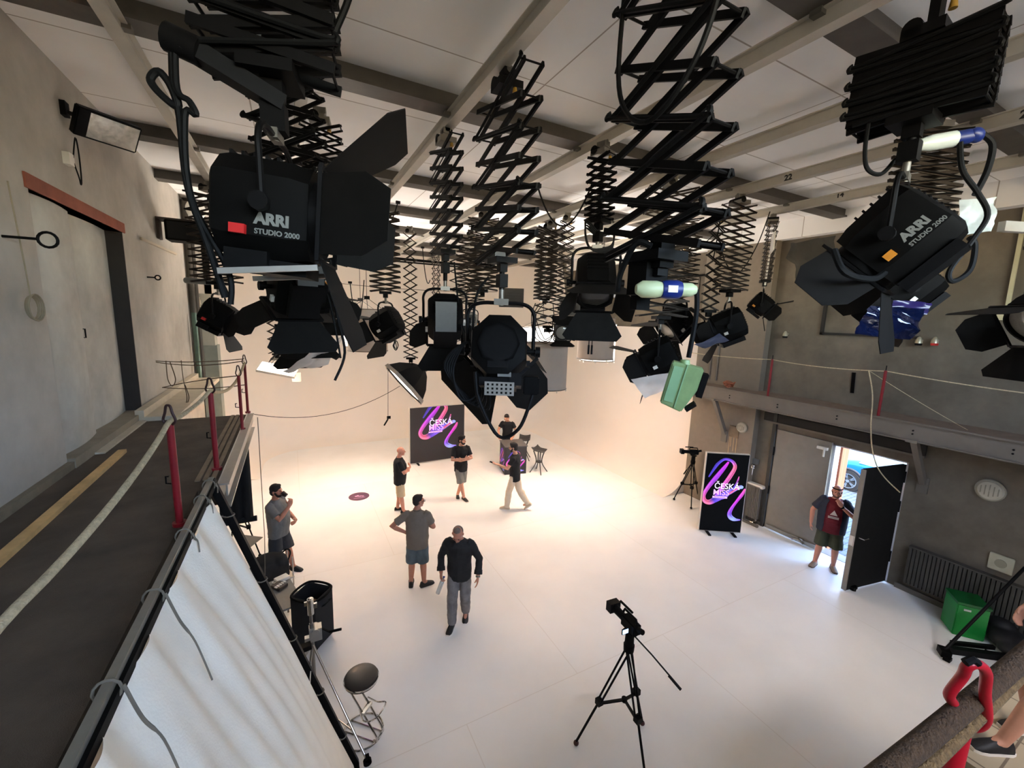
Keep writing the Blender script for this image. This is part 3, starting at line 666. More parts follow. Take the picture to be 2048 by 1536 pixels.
# far left hoist and lamp
l, h = hang_pair('wide brown-lit scissor hoist by the end of the plaster wall', 'studio lamp near the plaster wall tilted down to the right, beyond the gallery', 440, 632, 7.34, cdir(.85, .2, -.5), s=.95, n=12, L=.8, hrz=cam_r - .1, w=.03, planes=.2, doors=(40, 40, 40, 40), knobs=(REDP, WHITEP))
b = MB(); b.tube(catmull([(-.2, 0, .1), (-.42, 0, -.1), (-.42, 0, -.6), (-.3, 0, -.9), (-.25, 0, -.85), (-.35, 0, -.55)], 6), .011, 7); b.build('hanging_cable', CABLE, l)
b = MB(); b.cyl((-.6, 0, .12), (-.15, 0, .1), .05); b.build('cable_plug', GREYP, h)
# middle row
l, h = hang_pair('scissor hoist holding the lamp beside the softbox hoist', 'studio lamp with open wire-mesh doors, left of the softbox hoist', 772, 648, 8.3, cdir(-.85, .18, -.5), s=1.05, n=13, L=.56, hrz=cam_r + .2, doors=(40, 40, 35, 35), knobs=(ORANGE, WHITEP))
b = MB(); b.tube(catmull([(.3, 0, -.6), (.34, 0, -.9), (.28, 0, -1.0), (.4, 0, -1.1), (.5, 0, -1.0), (.42, 0, -.9), (.32, 0, -1.0), (.44, 0, -1.08), (.38, 0, -.9), (.32, 0, -.6)], 6), .010, 6); b.build('hanging_cable', CABLE, l)
l, h = hang_pair('narrow scissor hoist seen edge-on, left of the octagonal backed lamp', 'studio lamp with grey side plate, left of the octagonal backed lamp', 890, 640, 5.07, cdir(-.15, .75, -.62), s=.92, n=8, L=.7, w=.04, hrz=-PI / 2, fins='back', doors=(40, 60, 55, 55), knobs=(WHITEP, WHITEP), hgap=.25)
b = MB(); b.box(Vector((0, -.30, -.44)), (.24, .06, .34)); b.build('ballast_plate', mat('plate_grey', (92, 90, 86), .5, .3, var=.1), l)
b = MB(); b.tube(catmull([(.1, -.1, .2), (.14, -.15, -.2), (.2, -.2, -.55), (.34, -.2, -.75), (.25, -.1, -.4)], 6), .010, 6); b.build('hanging_cable', CABLE, l)
lh, hh = hang_pair('long open scissor hoist in the middle carrying the octagonal backed lamp', 'big octagonal backed lamp seen from behind with coiled cable', 1000, 702, 3.95, cdir(.02, .9, -.28), s=1.12, n=7, L=.98, hrz=-PI / 2 - .05, w=.042, planes=.16, loops=True, fins='round', knobs=(BLACKM, BLACKM), doors=(4, 42, 4, 46), dl=.46, hgap=.18, door_roll=PI / 4, ch=.135)
b = MB()
for k in range(5): b.tube(catmull([(-.30, -.12, -.50), (-.42 - .02 * k, -.16, -.75), (-.34 + .05 * k, -.2 + .03 * k, -1.02 - .03 * k), (-.2 + .03 * k, -.16, -.98), (-.2, -.12, -.7)], 6, True), .011, 7, closed=True)
b.tube(catmull([(-.2, -.3, -.75), (-.16, -.32, -1.0), (.02, -.34, -1.32), (.2, -.34, -1.25), (.3, -.3, -1.0), (.32, -.26, -.9)], 6), .016, 8); b.tube(catmull([(-.12, -.02, .1), (-.24, 0, -.1), (-.27, 0, -.6)], 6), .012, 8); b.build('coiled_cable', CABLE, lh)
b = MB(); b.box((.3, -.26, -.86), (.14, .12, .16)); b.build('connector_box', BLACK, lh, bevel=.01)
pm = mat('punched_plate', (150, 146, 138), .5, .4, var=.08)
b = MB(); b.box((.02, -.36, -.885), (.26, .012, .12)); pl = b.build('punched_plate', pm, lh)
b = MB()
for i in range(3):
    for j in range(6): b.box((-.08 + j * .04, -.367, -.92 + i * .036), (.018, .004, .018))
b.build('punched_holes', BLACK, lh)
b = MB(); b.box((.06, -.34, -.76), (.12, .006, .04)); b.build('rating_label', GREYP, lh)
b = MB(); b.cyl((-.35, 0, .14), (-.05, 0, .14), .055); b.build('cable_plug', GREYP, hh)
# denser hoist behind the centre one
hoist('dense brown-lit scissor hoist directly behind the centre hoist', *onZ(968, 432, 7.0).to_tuple()[:2], 7.1, 5.45, 13, .6, cam_r, .022, planes=.2)
l = lamp('small pale lamp far behind between the scissor hoists in the centre', atD(940, 612, 10.5), cdir(-.2, .8, -.3), .75, fins='back', color=GREYP, doors=(40, 40, 40, 40))
hoist('thin open scissor hoist left of the centre hoist, reaching low', *onZ(925, 500, 7.0).to_tuple()[:2], 7.1, 3.65, 13, .8, cam_r, .02, planes=.1)
hoist('short dense scissor hoist far behind the centre hoist', l.location.x, l.location.y, 7.1, l.location.z - .012, 16, .7, cam_r, .02, planes=.15)
hoist('edge-on scissor hoist behind the narrow one, left of centre', *onZ(872, 490, 7.0).to_tuple()[:2], 7.1, 5.2, 12, .5, cam_r + PI / 2, .02)
# compact black hoist and lamps right of centre
p = onZ(1095, 455, 7.0); hj = hoist('compact black scissor hoist with dense bars above the hanging drum', p.x, p.y, 7.1, 5.35, 15, .48, cam_r, .03, planes=.2)
b = MB()
for k in range(3): b.tube(catmull([(-.2 + .1 * k, 0, 0), (-.28 + .05 * k, 0, -.3), (-.2 + .1 * k, 0, -.75), (.1, 0, -.9 + .05 * k), (.25, 0, -.6), (.2, 0, 0)], 6), .010, 6)
b.build('hanging_cables', CABLE, hj)
for dx, dz in ((-.75, .0), (.65, -.15)):
    b = MB(); b.box((dx, .1, .1 + dz), (.55, .3, .42))
    for i in range(6): b.box((dx, -.06, -.06 + dz + i * .06), (.5, .02, .02))
    b.build('ballast_box', mat('ballast_dark', (70, 64, 58), .6, var=.1), hj)
l = lamp('small round faced spotlight facing the camera, above the hanging drum', atD(1126, 626, 8.6), cdir(-.05, -.9, -.15), .72, color=mat('lamp_dark_grey', (58, 54, 50), .5, var=.1), doors=(80, 25, 45, None), dl=.26)
hoist('very thin hoist holding the small round faced spotlight', l.location.x, l.location.y, 7.1, l.location.z - .012, 16, .3, cam_r, .016)
l, h = hang_pair('twisted edge-on scissor hoist above the lamp facing the camera', 'big studio lamp facing the camera with all doors open', 1190, 566, 5.2, cdir(-.05, -.62, -.72), s=1.05, n=9, L=.3, hrz=-PI / 2 + .25, doors=(28, 42, 38, 38), fins='top', knobs=(WHITEP, WHITEP), lens=mat('lens_dark', (62, 60, 58), .15, var=.2, vscale=10), planes=.16, w=.03, hgap=.12)
b = MB()
for k in range(4): b.tube(catmull([(-.02 * k, 0, .02), (.16, .06, .1 + .03 * k), (.1, .1, -.14), (-.16, .05, -.1 - .02 * k), (-.18, 0, .1)], 6, True), .011, 7, closed=True)
b.build('coiled_cable', CABLE, l)
b = MB(); b.tube([(-.02, -.1, -.95), (-.02, -.1, -1.35)], .006, 6); b.tube([(.02, -.1, -.95), (.02, -.1, -1.35)], .006, 6); b.cyl((-.02, -.1, -1.45), (-.02, -.1, -1.33), .013); b.cyl((.02, -.1, -1.45), (.02, -.1, -1.33), .013); b.build('lead_plugs', CABLE, l)
# near hoist right of centre with the green connector and green box
P = atD(1312, 545, 2.25); hn = hoist('largest scissor hoist, open thick black bars above the green and blue coupler', P.x, P.y, 7.1, P.z, 7, .66, -PI / 2, .036, loops=True, planes=.17, grad=.9)
b = MB(); b.box((-.06, 0, -.02), (.14, .16, .2)); b.box((-.1, 0, -.12), (.05, .1, .16)); b.box((.03, 0, .1), (.08, .1, .16)); b.build('winch_box', BLACK, hn)
b = MB(); b.tube(catmull([(.26, -.1, 1.6), (.34, -.12, 1.2), (.26, -.13, .9), (.06, -.15, .72), (-.14, -.14, .8), (-.26, -.13, 1.05), (-.28, -.1, 1.6)], 6), .013, 8); b.build('slack_cable', CABLE, hn); b = MB(); b.tube(catmull([(.05, -.1, .12), (-.02, -.14, .14), (-.12, -.14, .0), (-.16, -.12, -.1)], 6), .016, 8); b.build('slack_cable', CABLE, hn)
a_ = atD(1272, 578, 2.2); c_ = atD(1392, 580, 2.2); dv = (c_ - a_)
t = thing('power_coupler', 'pale green and blue cable coupler hanging under the largest scissor hoist', 'connector', a_.lerp(c_, .5))
for (u, w_, r0, r1, m, nm) in [(0, .42, .028, .045, PALEGR, 'plug_half'), (.42, .74, .05, .05, BLUEP, 'blue_collar'), (.74, .95, .042, .036, PALEGR, 'socket_half'), (.93, 1.0, .03, .024, PALEGR, 'cable_gland')]:
    b = MB(); pts = [a_ + dv * u, a_ + dv * (u + (w_ - u) * .25), a_ + dv * (u + (w_ - u) * .8), a_ + dv * w_]; b.tube(pts, [r0 * .85, r1, r1, r1 * .85], 16); b.build(nm, m, t, world=True)
b = MB(); b.box(a_.lerp(c_, .56) + (RIGHT * .0 - FWD * .049), (.05, .006, .035), Euler((0, 0, yaw_of(FWD))).to_matrix()); b.build('coupler_label', WHITEP, t, world=True)
b = MB(); b.tube(catmull([c_, atD(1394, 600, 2.22), atD(1391, 640, 2.25), atD(1377, 715, 2.3)], 8), .013, 8); b.build('drop_cable', CABLE, t, world=True)
t = thing('power_box', 'mint green power distribution box hanging by its cable from the coupler', 'box', atD(1370, 724, 2.3), yaw_of(cdir(.35, .9)))
b = MB(Matrix.Translation((-.005, 0, -.13)) @ Matrix.Rotation(.2, 4, 'Y')); b.prism([(-.085, -.06, .12), (.08, -.06, .12), (.08, -.06, .0), (.035, -.06, -.14), (-.085, -.06, -.12)], (0, .12, 0)); b.build('case', GREENB, t, bevel=.006)
b = MB(Matrix.Translation((-.005, 0, -.13)) @ Matrix.Rotation(.2, 4, 'Y')); b.box((-.005, -.062, .0), (.006, .01, .24)); b.box((-.045, -.063, .0), (.05, .006, .2)); b.build('panel_ribs', mat('mint_green_light', (128, 166, 124), .4, var=.1), t)
b = MB(Matrix.Translation((-.005, 0, -.13)) @ Matrix.Rotation(.2, 4, 'Y')); b.box((.098, -.01, .03), (.03, .1, .13)); b.box((.075, -.02, -.1), (.06, .08, .02), Euler((0, -.9, 0)).to_matrix()); b.build('socket_flap', BLACK, t)
b = MB(); b.cyl((0, 0, -.02), (0, 0, .012), .03, .024); b.build('cable_gland', GREENB, t)
# lamp behind with foil
l, h = hang_pair('brown-lit scissor hoist behind the largest one', 'studio lamp with white foil under its doors, left of the mint green box', 1315, 715, 6.46, cdir(-.8, .28, -.5), s=1.05, n=13, L=.72, hrz=cam_r, doors=(40, 45, 45, 30), w=.024, planes=.2)
sheet('foil_sheet', l, [atD(1262, 758, 6.0), atD(1345, 745, 5.8), atD(1338, 775, 5.9), atD(1290, 797, 6.0)], DIFF, amp=.015, seed=5)
l2 = lamp('dark lamp head with white flap, behind the green and blue coupler', atD(1352, 585, 8.0), cdir(-.5, -.2, -.5), 1.1, doors=(30, 40, 60, 40), color=BLACK)
hoist('scissor hoist right of the brown-lit one, seen through it', l2.location.x, l2.location.y, 7.1, l2.location.z - .01, 13, .7, cam_r, .022, planes=.2)
p = onZ(1372, 500, 7.0); hoist('thin open scissor hoist hanging low left of the grey wall', p.x - .6, p.y - .4, 7.1, 5.05, 14, .46, cam_r + .1, .018)
p = atD(1418, 620, 7.2); hr = hoist('slimmest open scissor hoist in front of the grey wall panels', p.x, p.y, 6.9, p.z - .1, 9, .3, cam_r, .018, planes=.06)
b = MB(); b.tube(catmull([(.05, 0, 1.3), (.2, 0, .9), (.45, 0, .75), (.7, 0, 1.2), (.85, 0, 1.75)], 6), .009, 6); b.tube(catmull([(-.05, 0, 1.35), (-.3, 0, 1.15), (-.6, 0, 1.3)], 6), .008, 6); b.build('slack_cable', CABLE, hr)
l, h = hang_pair('crooked scissor hoist right of the largest one', 'studio lamp in front of the grey pilaster with doors pointing left and a blue gel', 1452, 652, 7.11, cdir(-.85, .25, -.42), s=1.0, n=14, L=.52, hrz=cam_r + .3, doors=(60, 40, 30, 30), w=.024, planes=.2, knobs=(BLUEP, WHITEP))
sheet('blue_gel', l, [atD(1388, 690, 6.8), atD(1440, 668, 6.7), atD(1458, 680, 6.8), atD(1410, 697, 6.9)], mat('blue_gel', (64, 72, 96), .3, var=.1), amp=.01, seed=8)
l, h = hang_pair('collapsed slim hoist nearest the dark grey wall', 'small studio lamp by the dark grey wall with doors pointing down right', 1524, 610, 8.19, cdir(.55, -.35, -.5), s=.75, n=14, L=.34, hrz=cam_r + 1.2, doors=(50, 40, 40, 40), w=.022, planes=.12)
b = MB(); b.box((-.3, 0, .75), (.3, .02, .34), Euler((0, .15, 0)).to_matrix()); b.bar((-.15, 0, .7), (-.05, 0, 0), .03, .03); b.build('white_card', WHITEP, h)
# near right hoist and lamp
ls, hs_ = hang_pair('collapsed black scissor hoist with looped cable above the big ribbed lamp', 'big studio lamp with its ribbed back towards the camera, below the looped cable', 1788, 482, 2.72, cdir(-.46, .52, -.78), s=.95, n=9, L=.62, hrz=-PI / 2 + .1, w=.05, topgap=.36, grad=.5, loops=True, planes=.2, fins='back', text=(-1, 'STUDIO 2000', -.02), doors=(None, 50, 46, 30), knobs=(ORANGE, ORANGE), hgap=.16, dl=.42)
a_ = atD(1838, 290, 2.75); c_ = atD(1965, 268, 2.7)
t = thing('power_coupler', 'white wrapped cable coupler with blue end beside the collapsed looped hoist', 'connector', a_)
b = MB(); b.tube([a_, a_.lerp(c_, .2), a_.lerp(c_, .55)], [.035, .05, .05], 14); b.build('wrapped_half', mat('clear_wrap', (198, 208, 202), .3, var=.1), t, world=True)
b = MB(); b.tube([a_.lerp(c_, .5), a_.lerp(c_, .55), a_.lerp(c_, .8)], [.04, .045, .045], 14); b.ell(a_.lerp(c_, .9), (.07, .04, .045)); b.build('blue_end', BLUEP, t, world=True)
b = MB(); b.tube(catmull([atD(1920, 285, 2.7), atD(1925, 340, 2.7), atD(1955, 385, 2.7), atD(1975, 430, 2.7), atD(1945, 480, 2.72), atD(1900, 540, 2.75), atD(1905, 563, 2.75), atD(1940, 540, 2.75), atD(1950, 490, 2.75), atD(1938, 475, 2.75)], 6), .016, 8)
b.tube(catmull([atD(1965, 268, 2.7), atD(1985, 290, 2.7), atD(1975, 340, 2.72), atD(1950, 390, 2.74)], 6), .018, 8); b.build('cable_loop', CABLE, t, world=True)
sheet('plastic_wrap', t, [atD(1918, 400, 2.85), atD(1990, 395, 2.85), atD(1985, 462, 2.85), atD(1915, 472, 2.85)], mat('milky_plastic', (176, 184, 178), .35, var=.1, alpha=.75), 10, 10, .012, 11)
b = MB(); b.tube(catmull([atD(1738, 240, 2.7), atD(1730, 300, 2.7), atD(1735, 338, 2.7), atD(1762, 348, 2.72), atD(1790, 320, 2.74)], 6), .013, 8); b.build('slack_cable', CABLE, hs_, world=True)
b = MB(); b.tube(catmull([atD(1668, 500, 2.6), atD(1690, 545, 2.55), atD(1745, 558, 2.6), atD(1775, 540, 2.65)], 6), .02, 8); b.build('hanging_cable', CABLE, ls, world=True)
# lamp with blue film behind it
l, h = hang_pair('dark hoist half hidden behind the big ribbed lamp', 'dark lamp with shiny blue film on its doors, below the big ribbed lamp', 1812, 580, 4.3, cdir(-.45, .25, -.6), s=.85, n=15, L=.6, hrz=cam_r, doors=(40, 30, 40, 30))
BF = mat('blue_film', (14, 22, 52), .07, .3, var=.3, vscale=5, spec=1.0)
sheet('blue_film', l, [atD(1708, 668, 4.0), atD(1735, 612, 3.9), atD(1850, 618, 4.0), atD(1828, 682, 4.1)], BF, 14, 12, .022, 2)
sheet('dark_gel', l, [atD(1790, 600, 4.1), atD(1866, 606, 4.1), atD(1850, 630, 4.1), atD(1780, 622, 4.1)], mat('violet_gel', (40, 32, 78), .2, var=.1), 8, 6, .012, 4)
# black drape piece beside it, lamp at right edge, white fixture
_gz = sheet('gauze_scrap', None, [atD(1575, 488, 4.6), atD(1675, 470, 3.4), atD(1690, 560, 3.3), atD(1605, 570, 4.5)], mat('dark_gauze', (70, 72, 62), .9, alpha=.8, var=.2), 10, 10, .03, 9)
tag(_gz, 'dark gauze scrap hanging against the dark grey wall beside the big ribbed lamp', 'cloth')
l, h = hang_pair('hoist at the picture edge beside the white light fixture', 'studio lamp cut by the picture edge beside the pale upright conduit', 2105, 628, 3.6, cdir(-.75, .1, -.5), s=.9, n=9, L=.56, hrz=cam_r, doors=(20, 35, 30, 30))
p = atD(2040, 455, 3.9); t = thing('tube_fixture', 'white light fixture above the pale upright conduit', 'fixture', p, yaw_of(cdir(1, .1)))
b = MB(); b.box((0, 0, 0), (.06, .4, .09)); b.build('housing', WHITEP, t)
p1 = onX(2030, 590, 10.28); p2 = onX(2046, 480, 10.28); b = MB(); b.bar(onX(2012, 630, 10.28), p2 + (p2 - p1), .04, .05)
b.box(onX(2010, 634, 10.27), (.06, .18, .1)); tag(b.build('wall_conduit', mat('conduit_cream', (190, 184, 150), .6, var=.05)), 'cream upright conduit on the dark grey wall at the picture edge', 'conduit')

# ------------------------------------------------------------------ lanterns (white skirted drums), panel and softbox
SKIRT = mat('lantern_skirt', (196, 182, 168), .85, var=.04)
LIT = mat('lit_lantern_skirt', (255, 240, 220), .8, emit=LANTERN_W, ecol=(255, 249, 243))
def lantern(label, px, py, dep, lit, r=.47, hh=1.0, wire=True):
    P = atD(px, py, dep)
    t = thing('drum_lantern', label, 'lantern', P + Vector((0, 0, hh / 2)), 0, 'skirted drum lanterns')
    b = MB(); b.lathe([(r, -hh), (r, -hh + .03), (r * .995, -.03), (r, 0)], n=36, caps=False); 
    if not lit: b.lathe([(r - .02, -.04), (.01, -.03)], n=36, caps=False)
    b.build('skirt', LIT if lit else SKIRT, t)
    if lit:
        b = MB(); b.lathe([(r * .9, -.10), (.01, -.10)], n=30, caps=False); b.build('uplight_disc', mat('lit_uplight_disc', (255, 244, 230), .8, emit=LANTERN_TOP_W, ecol=(255, 248, 241)), t)  # glowing disc added inside the drum to brighten the ceiling
    for z in (0, -hh):
        b = MB(); b.tube([(r * math.cos(a), r * math.sin(a), z) for a in [i * 2 * PI / 36 for i in range(36)]], .012, 6, closed=True); b.build('hoop', mat('hoop_steel', (120, 110, 100), .4, .5), t)
    b = MB()
    for k in range(3):
        a = k * 2 * PI / 3 + .4; b.tube([(r * math.cos(a), r * math.sin(a), 0), (0, 0, .28)], .006, 6)
    b.box((0, 0, .28), (.12, .12, .08)); b.build('bridle', BLACKM, t)
    b = MB()
    for k in range(8):
        a = k * PI / 4; b.box((r * math.cos(a), r * math.sin(a), -hh - .025), (.02, .02, .05))
    b.build('skirt_hooks', WHITEP, t)
    if wire: b = MB(); b.tube([(0, 0, .3), (0, 0, 7.1 - P.z - hh / 2)], .006, 6); b.build('suspension_wire', BLACKM, t)
    return t
lk = lantern('unlit grey drum lantern right of the octagonal backed lamp', 1092, 731, 9.3, False, wire=False)
lantern('unlit drum lantern seen through between the small left lamps', 735, 660, 10.2, False)
lantern('unlit drum lantern below the lamp facing the camera', 1192, 676, 10.2, False, r=.44)
lantern('glowing drum lantern behind the torn diffusion sheet at left', 606, 652, 10.2, True)
lantern('glowing drum lantern partly behind the unlit one at left', 722, 656, 11.6, True)
lantern('glowing drum lantern behind the unlit one right of the octagonal lamp', 1084, 692, 11.3, True, r=.55)
lantern('glowing drum lantern peeking out right of the unlit one below the lamp facing the camera', 1196, 684, 11.4, True)
hoist('open scissor hoist holding the unlit grey drum lantern', lk.location.x, lk.location.y, 7.1, lk.location.z + .28, 12, .6, cam_r, .022, planes=.12)
# led panel
P = atD(556, 740, 11.3); t = thing('panel_light', 'bright flat panel light hanging low at the white wall', 'lamp', P, yaw_of(cdir(.25, -1)))
R = Euler((math.radians(62), math.radians(-12), 0)).to_matrix()
b = MB(); b.box((0, 0, 0), (.95, .06, .42), R); b.build('frame', mat('panel_grey', (170, 166, 160), .5), t)
b = MB(); b.box(R @ Vector((0, .034, 0)), (.9, .006, .38), R); b.box(R @ Vector((0, -.034, 0)), (.9, .006, .38), R); b.build('light_face', mat('panel_light_face', (255, 252, 248), .5, emit=PANEL_W, ecol=(255, 240, 225)), t)
b = MB(); b.tube(catmull([(-.35, 0, 0), (-.3, 0, .15), (0, 0, .3), (.2, 0, .1)], 6), .012, 6); b.box((-.05, 0, .3), (.4, .1, .06)); b.build('yoke', GREYM, t)
b = MB(); b.tube(catmull([(-.3, 0, .32), (-.42, 0, .2), (-.45, 0, -.1)], 6), .008, 6); b.box((-.45, 0, -.2), (.2, .12, .24)); b.build('power_supply', WHITEP, t)
hoist('open scissor hoist holding the flat panel light', P.x, P.y, 7.1, P.z + .35, 13, .46, cam_r, .02, planes=.06)
# softbox
P = atD(822, 758, 10.6); t = thing('softbox', 'octagonal black softbox with glowing white face, hanging above the big dark screen', 'softbox', P + Vector((0, 0, .45)), yaw_of(cdir(-.84, -.46)))
Sb = Matrix.Translation((0, 0, -.45)) @ Matrix.Rotation(math.radians(-40), 4, 'X')
b = MB(Sb); b.lathe([(.09, -.42), (.26, -.32), (.52, -.06), (.66, .18), (.68, .24)], n=8, axis='Y', caps=False); b.lathe([(.09, -.42), (.01, -.42)], n=8, axis='Y', caps=False); b.build('shell', mat('softbox_black', (12, 11, 11), .7, var=.2, spec=.15), t, ang=.3)
b = MB(Sb); b.lathe([(.665, .2), (.01, .2)], n=8, axis='Y', caps=False); b.build('diffuser', mat('softbox_face', (255, 252, 248), .5, emit=SOFTBOX_W, ecol=(255, 240, 225)), t)
b = MB(Sb); b.lathe([(.685, .17), (.70, .26), (.685, .26)], n=8, axis='Y', caps=False); b.build('rim', mat('softbox_rim', (150, 140, 130), .6), t)
b = MB(Sb); b.box((0, -.54, 0), (.2, .26, .2)); b.build('lamp_head', GREYM, t)
b = MB(); b.tube([(-.12, 0, -.3), (-.12, 0, -.02), (.12, 0, -.02), (.12, 0, -.3)], .012, 6); b.tube(catmull([(.1, 0, -.1), (.3, 0, -.1), (.3, 0, -.3), (.1, 0, -.35)], 6), .008, 6); b.build('yoke', BLACKM, t)
hoist('long thin scissor hoist holding the octagonal softbox', t.location.x, t.location.y, 7.1, t.location.z, 17, .36, cam_r, .022, planes=.05)
# loose cables and dangling switch, string across to softbox
a_ = atD(505, 828, 9.0); c_ = atD(800, 772, 10.3)
tag(MB().tube(sag(a_, c_, .35, 20), .007, 6).build('tether_cable', BLACKM), 'thin cable sagging from the gallery end to the softbox', 'cable')
p = atD(776, 735, 10.5); q = atD(776, 835, 10.5)
t = thing('dangling_switch', 'small dark pull switch dangling on a string left of the dark screen', 'switch', q)
MB().tube([p, q], .006, 6).build('string', BLACKM, t, world=True)
b = MB(); b.box(Vector((.02, 0, 0)), (.09, .03, .07)); b.bar((0, 0, -.04), (-.1, 0, -.2), .03, .03); b.build('handle', BLACK, t)
for (px, py, qx, qy, dep, s, lb) in [(1075, 372, 1185, 365, 5.2, .5, 'black cable looping down from the ceiling rail to the twisted hoist'), (796, 405, 752, 500, 8, .1, 'cable dropping from the rail beside the doors of the big side-on lamp'), (700, 565, 728, 560, 9.5, .9, 'plug cables hanging in a loop left of the wire door lamp'), (1440, 440, 1425, 520, 7.5, .15, 'thin cable dropping from the number 14 rail left of the crooked hoist'), (845, 495, 860, 560, 11, .4, 'cable loop beside the thin softbox hoist')]:
    b = MB(); b.tube(sag(atD(px, py, dep), atD(qx, qy, dep), s, 16), .011, 7); b.box(atD(px, py, dep), (.08, .06, .05))
    tag(b.build('ceiling_cable', CABLE), lb, 'cable', 'loose ceiling cables')
# ================================================================== GRAPHICS: ribbons and lettering on the dark screens
def ramp_mat(name, stops, emit=0.0, strand=26.0):
    m = bpy.data.materials.new(name); m.use_nodes = True; nt = m.node_tree; p = nt.nodes['Principled BSDF']; L = nt.links
    uv = nt.nodes.new('ShaderNodeUVMap'); sp = nt.nodes.new('ShaderNodeSeparateXYZ'); L.new(uv.outputs[0], sp.inputs[0])
    r = nt.nodes.new('ShaderNodeValToRGB'); e = r.color_ramp.elements
    while len(e) < len(stops): e.new(.5)
    for k, (pos, c) in enumerate(stops): e[k].position = pos; e[k].color = (*lin([x / 255 for x in c]), 1)
    L.new(sp.outputs['X'], r.inputs['Fac'])
    # lengthwise strands: light and dark brush hairs across the ribbon
    n = nt.nodes.new('ShaderNodeTexNoise'); n.noise_dimensions = '2D'; n.inputs['Scale'].default_value = 1; n.inputs['Detail'].default_value = 2
    cb = nt.nodes.new('ShaderNodeCombineXYZ'); ma = nt.nodes.new('ShaderNodeMath'); ma.operation = 'MULTIPLY'; ma.inputs[1].default_value = 9
    mb_ = nt.nodes.new('ShaderNodeMath'); mb_.operation = 'MULTIPLY'; mb_.inputs[1].default_value = 1.2
    L.new(sp.outputs['Y'], ma.inputs[0]); L.new(sp.outputs['X'], mb_.inputs[0]); L.new(mb_.outputs[0], cb.inputs[0]); L.new(ma.outputs[0], cb.inputs[1]); L.new(cb.outputs[0], n.inputs['Vector'])
    r2 = nt.nodes.new('ShaderNodeValToRGB'); r2.color_ramp.elements[0].position = .36; r2.color_ramp.elements[0].color = (.28, .22, .4, 1); r2.color_ramp.elements[1].position = .6; r2.color_ramp.elements[1].color = (1.25, 1.2, 1.3, 1)
    L.new(n.outputs['Fac'], r2.inputs['Fac'])
    mx = nt.nodes.new('ShaderNodeMix'); mx.data_type = 'RGBA'; mx.blend_type = 'MULTIPLY'; mx.inputs['Factor'].default_value = .8
    L.new(r.outputs['Color'], mx.inputs['A']); L.new(r2.outputs['Color'], mx.inputs['B'])
    L.new(mx.outputs['Result'], p.inputs['Base Color']); p.inputs['Roughness'].default_value = .5
    if emit: L.new(mx.outputs['Result'], p.inputs['Emission Color']); p.inputs['Emission Strength'].default_value = emit
    return m
IND, VIO, PUR, PNK, RSE, LBL, MAG = (74, 56, 176), (120, 80, 220), (160, 60, 214), (226, 96, 150), (232, 110, 130), (150, 176, 244), (206, 52, 206)
STROKES = [([(.10, .30), (.2, .2), (.29, .125), (.43, .07), (.6, .09), (.68, .16), (.6, .27), (.44, .42), (.3, .55), (.22, .61)], .10, [(0, IND), (.25, IND), (.42, VIO), (.55, RSE), (.68, PNK), (.85, PUR), (1, LBL)]),
           ([(.52, .10), (.44, .17), (.30, .28), (.12, .42), (.03, .53), (.07, .60), (.18, .615), (.3, .58), (.45, .53), (.62, .47), (.8, .42), (.92, .41)], .15, [(0, MAG), (.2, PUR), (.4, PNK), (.52, RSE), (.62, IND), (.78, VIO), (1, LBL)]),
           ([(.97, .42), (.93, .48), (.84, .56), (.73, .66), (.68, .74), (.72, .79), (.82, .815), (.95, .815)], .11, [(0, PNK), (.3, MAG), (.6, VIO), (.8, LBL), (1, VIO)]),
           ([(.8, .27), (.77, .34), (.68, .44), (.56, .53), (.46, .57)], .05, [(0, PNK), (.4, IND), (.7, VIO), (1, IND)]),
           ([(.6, .50), (.72, .45), (.84, .40), (.93, .40)], .07, [(0, RSE), (.5, PNK), (.75, LBL), (1, LBL)])]
def ribbons(parent, M, W, Hh, fu, emit, clip=True, z0=.002, tagm='a'):
    """ribbons on a WxHh panel whose front is the XZ plane of M (x right, z up from the bottom, -y out)"""
    for k, (pts, wd, stops) in enumerate(STROKES):
        P = catmull([Vector((*fu(u, v), 0)) for u, v in pts], 10); n = len(P); vs = []; uvs = []; fs = []; sc_ = fu(1, 0)[0] - fu(0, 0)[0]
        for i, p in enumerate(P):
            d = (P[min(i + 1, n - 1)] - P[max(i - 1, 0)]); d = Vector((d.x * W, d.y * Hh, 0)).normalized(); nn = Vector((-d.y, d.x, 0))
            t = i / (n - 1); w = wd * sc_ * W * (.25 + .75 * min(1, t * 5)) * (.35 + .65 * min(1, (1 - t) * 6)) * (.8 + .2 * math.cos(t * 9)) / 2
            for s_ in (-1, 1):
                x = p.x * W + nn.x * w * s_; z = Hh - (p.y * Hh + nn.y * w * s_)
                x = min(max(x, .01), W - .01); z = min(max(z, .01), Hh - .01)
                vs.append(M @ Vector((x, -z0 - .0012 * k, z))); uvs.append((t, (s_ + 1) / 2))
        for i in range(n - 1): fs.append((2 * i, 2 * i + 1, 2 * i + 3, 2 * i + 2))
        me = bpy.data.meshes.new('ribbon'); me.from_pydata([tuple(v) for v in vs], [], fs); ul = me.uv_layers.new(name='UVMap')
        for l in me.loops: ul.data[l.index].uv = uvs[l.vertex_index]
        me.materials.append(ramp_mat('ribbon_%s_%d' % (tagm, k), stops, emit)); o = bpy.data.objects.new('ribbon', me); C.objects.link(o); o.parent = parent
